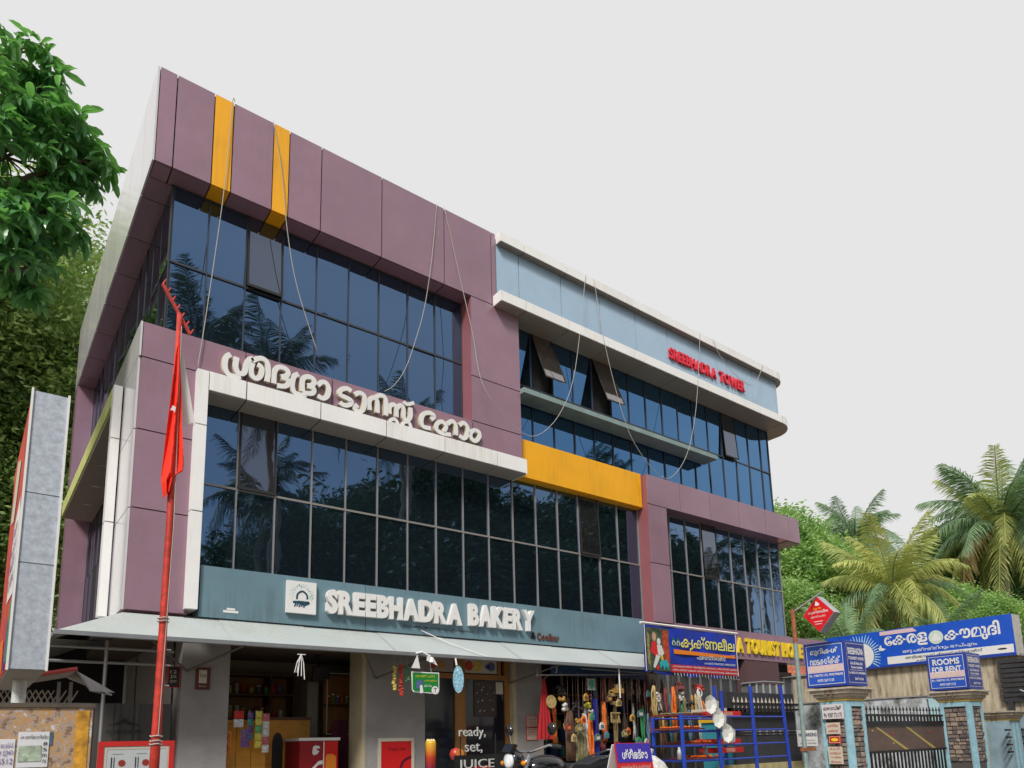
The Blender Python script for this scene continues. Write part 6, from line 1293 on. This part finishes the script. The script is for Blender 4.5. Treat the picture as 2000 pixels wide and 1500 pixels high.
for c, r, n in lobes:
    c = Vector(c); mid = root.lerp(c, .55)+Vector((0,0,.3)); mb.tube([root, mid, c], [.09,.05,.025], 6)
    for k in range(n):
        d = rng.normal(size=3); d /= np.linalg.norm(d); p = c+Vector(d*np.array(r)*rng.uniform(.35,1.0)**.6); tips.append(p)
        if k % 3 == 0: mb.tube([c, c.lerp(p,.5)+Vector((0,0,.06)), p], [.016,.010,.005], 4)
build('branches', mb, BARK, T, smooth=True)
LV, one = [], 0; cand = []
for p in tips:
    for k in range(10):
        az = k*.63+rng.uniform(-.3,.3); pit = rng.uniform(-.25,1.25); rl = rng.uniform(-.5,.5); s_ = rng.uniform(.5,1.15)
        M_ = Matrix.Translation(p+Vector((0,0,rng.uniform(-.05,.05)))) @ Matrix.Rotation(az,4,'Z') @ Matrix.Rotation(pit,4,'Y') @ Matrix.Rotation(rl,4,'X') @ Matrix.Scale(s_,4); cand.append(M_)
cand.sort(key=lambda M_: -(M_.translation.x*1.0 - M_.translation.y*.8))
for M_ in cand[:290]:
    o = bpy.data.objects.new('leaf', leaf_me); COL.objects.link(o); o.parent = T; o.matrix_basis = Matrix.Translation(-NL) @ M_
for M_ in cand[290:]:
    A = np.array(M_); LV.append(lv@A[:3,:3].T + A[:3,3] - np.array(NL))
V = np.concatenate(LV); Q = np.concatenate([lq+i*len(lv) for i in range(len(LV))]); arr_obj('foliage', V, Q, LG3, T, kind='stuff')

# ---- across the road: what the mirror glass shows
palm('coconut palm across the road, nearest of the palms mirrored in the left glazing', (5.2,-15.2,0), 15.0, .92, 'kkk', 31, (.2,.3), nf=26)
palm('coconut palm across the road, right of the nearest mirrored palm', (8.8,-16.6,0), 15.6, .95, 'kkk', 32, (-.2,.2), nf=26)
palm('shorter coconut palm across the road with the heavy dark crown', (9.8,-21.5,0), 12.4, .95, 'kkk', 33, (0,0), nf=24)
palm('coconut palm across the road mirrored at the right end of the top glazing', (14.6,-16.6,0), 15.0, .85, 'kk', 34, (0,0), nf=22)
palm('coconut palm across the road mirrored low in the blue tower glazing', (27.0,-17.8,0), 15.2, 1.0, 'kkk', 35, (0,0), nf=24)
palm('coconut palm across the road mirrored in the right first floor glazing', (35.5,-17.0,0), 11.5, 1.0, 'kkk', 36, (0,0), nf=24)
palm('second coconut palm across the road mirrored in the right first floor glazing', (41.5,-17.5,0), 12.6, 1.05, 'kkk', 37, (0,0), nf=24)
r = [((16.6,-22.5,0),.3,1.0,'first broad tree across the road from the left of the first floor glazing'),((18.8,-20.0,0),1.4,1.02,'broad tree across the road opposite the bakery letters'),((23.5,-20.5,0),2.6,1.0,'broad tree across the road opposite the yellow beam'),((20.5,-26.0,0),3.3,1.18,'tall broad tree in the second row across the road'),((29.0,-20.0,0),3.8,.98,'broad tree across the road opposite the tower half'),((5.5,-27,0),4.4,.52,'low broad tree across the road at the left end of the reflections'),((-1.5,-25,0),5.1,.5,'small broad tree across the road left of the palms'),((34.0,-23,0),5.9,.95,'broad tree across the road behind the mirrored right palms'),((41,-22,0),.9,.85,'broad tree across the road at the far right'),((11.0,-29,0),1.9,.50,'broad tree behind the heavy crowned palm across the road'),((16.3,-27.5,0),.2,1.05,'tall broad tree behind the first broad tree across the road')]
LGD = leafmat('leaf_darkened_for_mirror', (.012,.03,.014), (.045,.085,.025), (.012,.025,.005))  # leaf colour darkened so the mirrored trees come out near black
t5 = make_tree(15, 13.4, 5.0, .13, 3400, LGD, r[0][3], r[0][0], trunk_h=3.0, nl=13); t5.scale = (1.14,)*3
for i, (loc, rz, sc, lab) in enumerate(r[1:]): place_copy(t5, loc, rz, sc*1.14, lab)
T = thing('compound_wall', 'long low plastered compound wall on the far side of the road', 'wall', (0,-14,0)); boxo('face', -40, 60, -14.2, -14.0, 0, 1.7, STN, T); boxo('coping', -40, 60, -14.25, -13.95, 1.701, 1.76, CONC, T)
#PART5
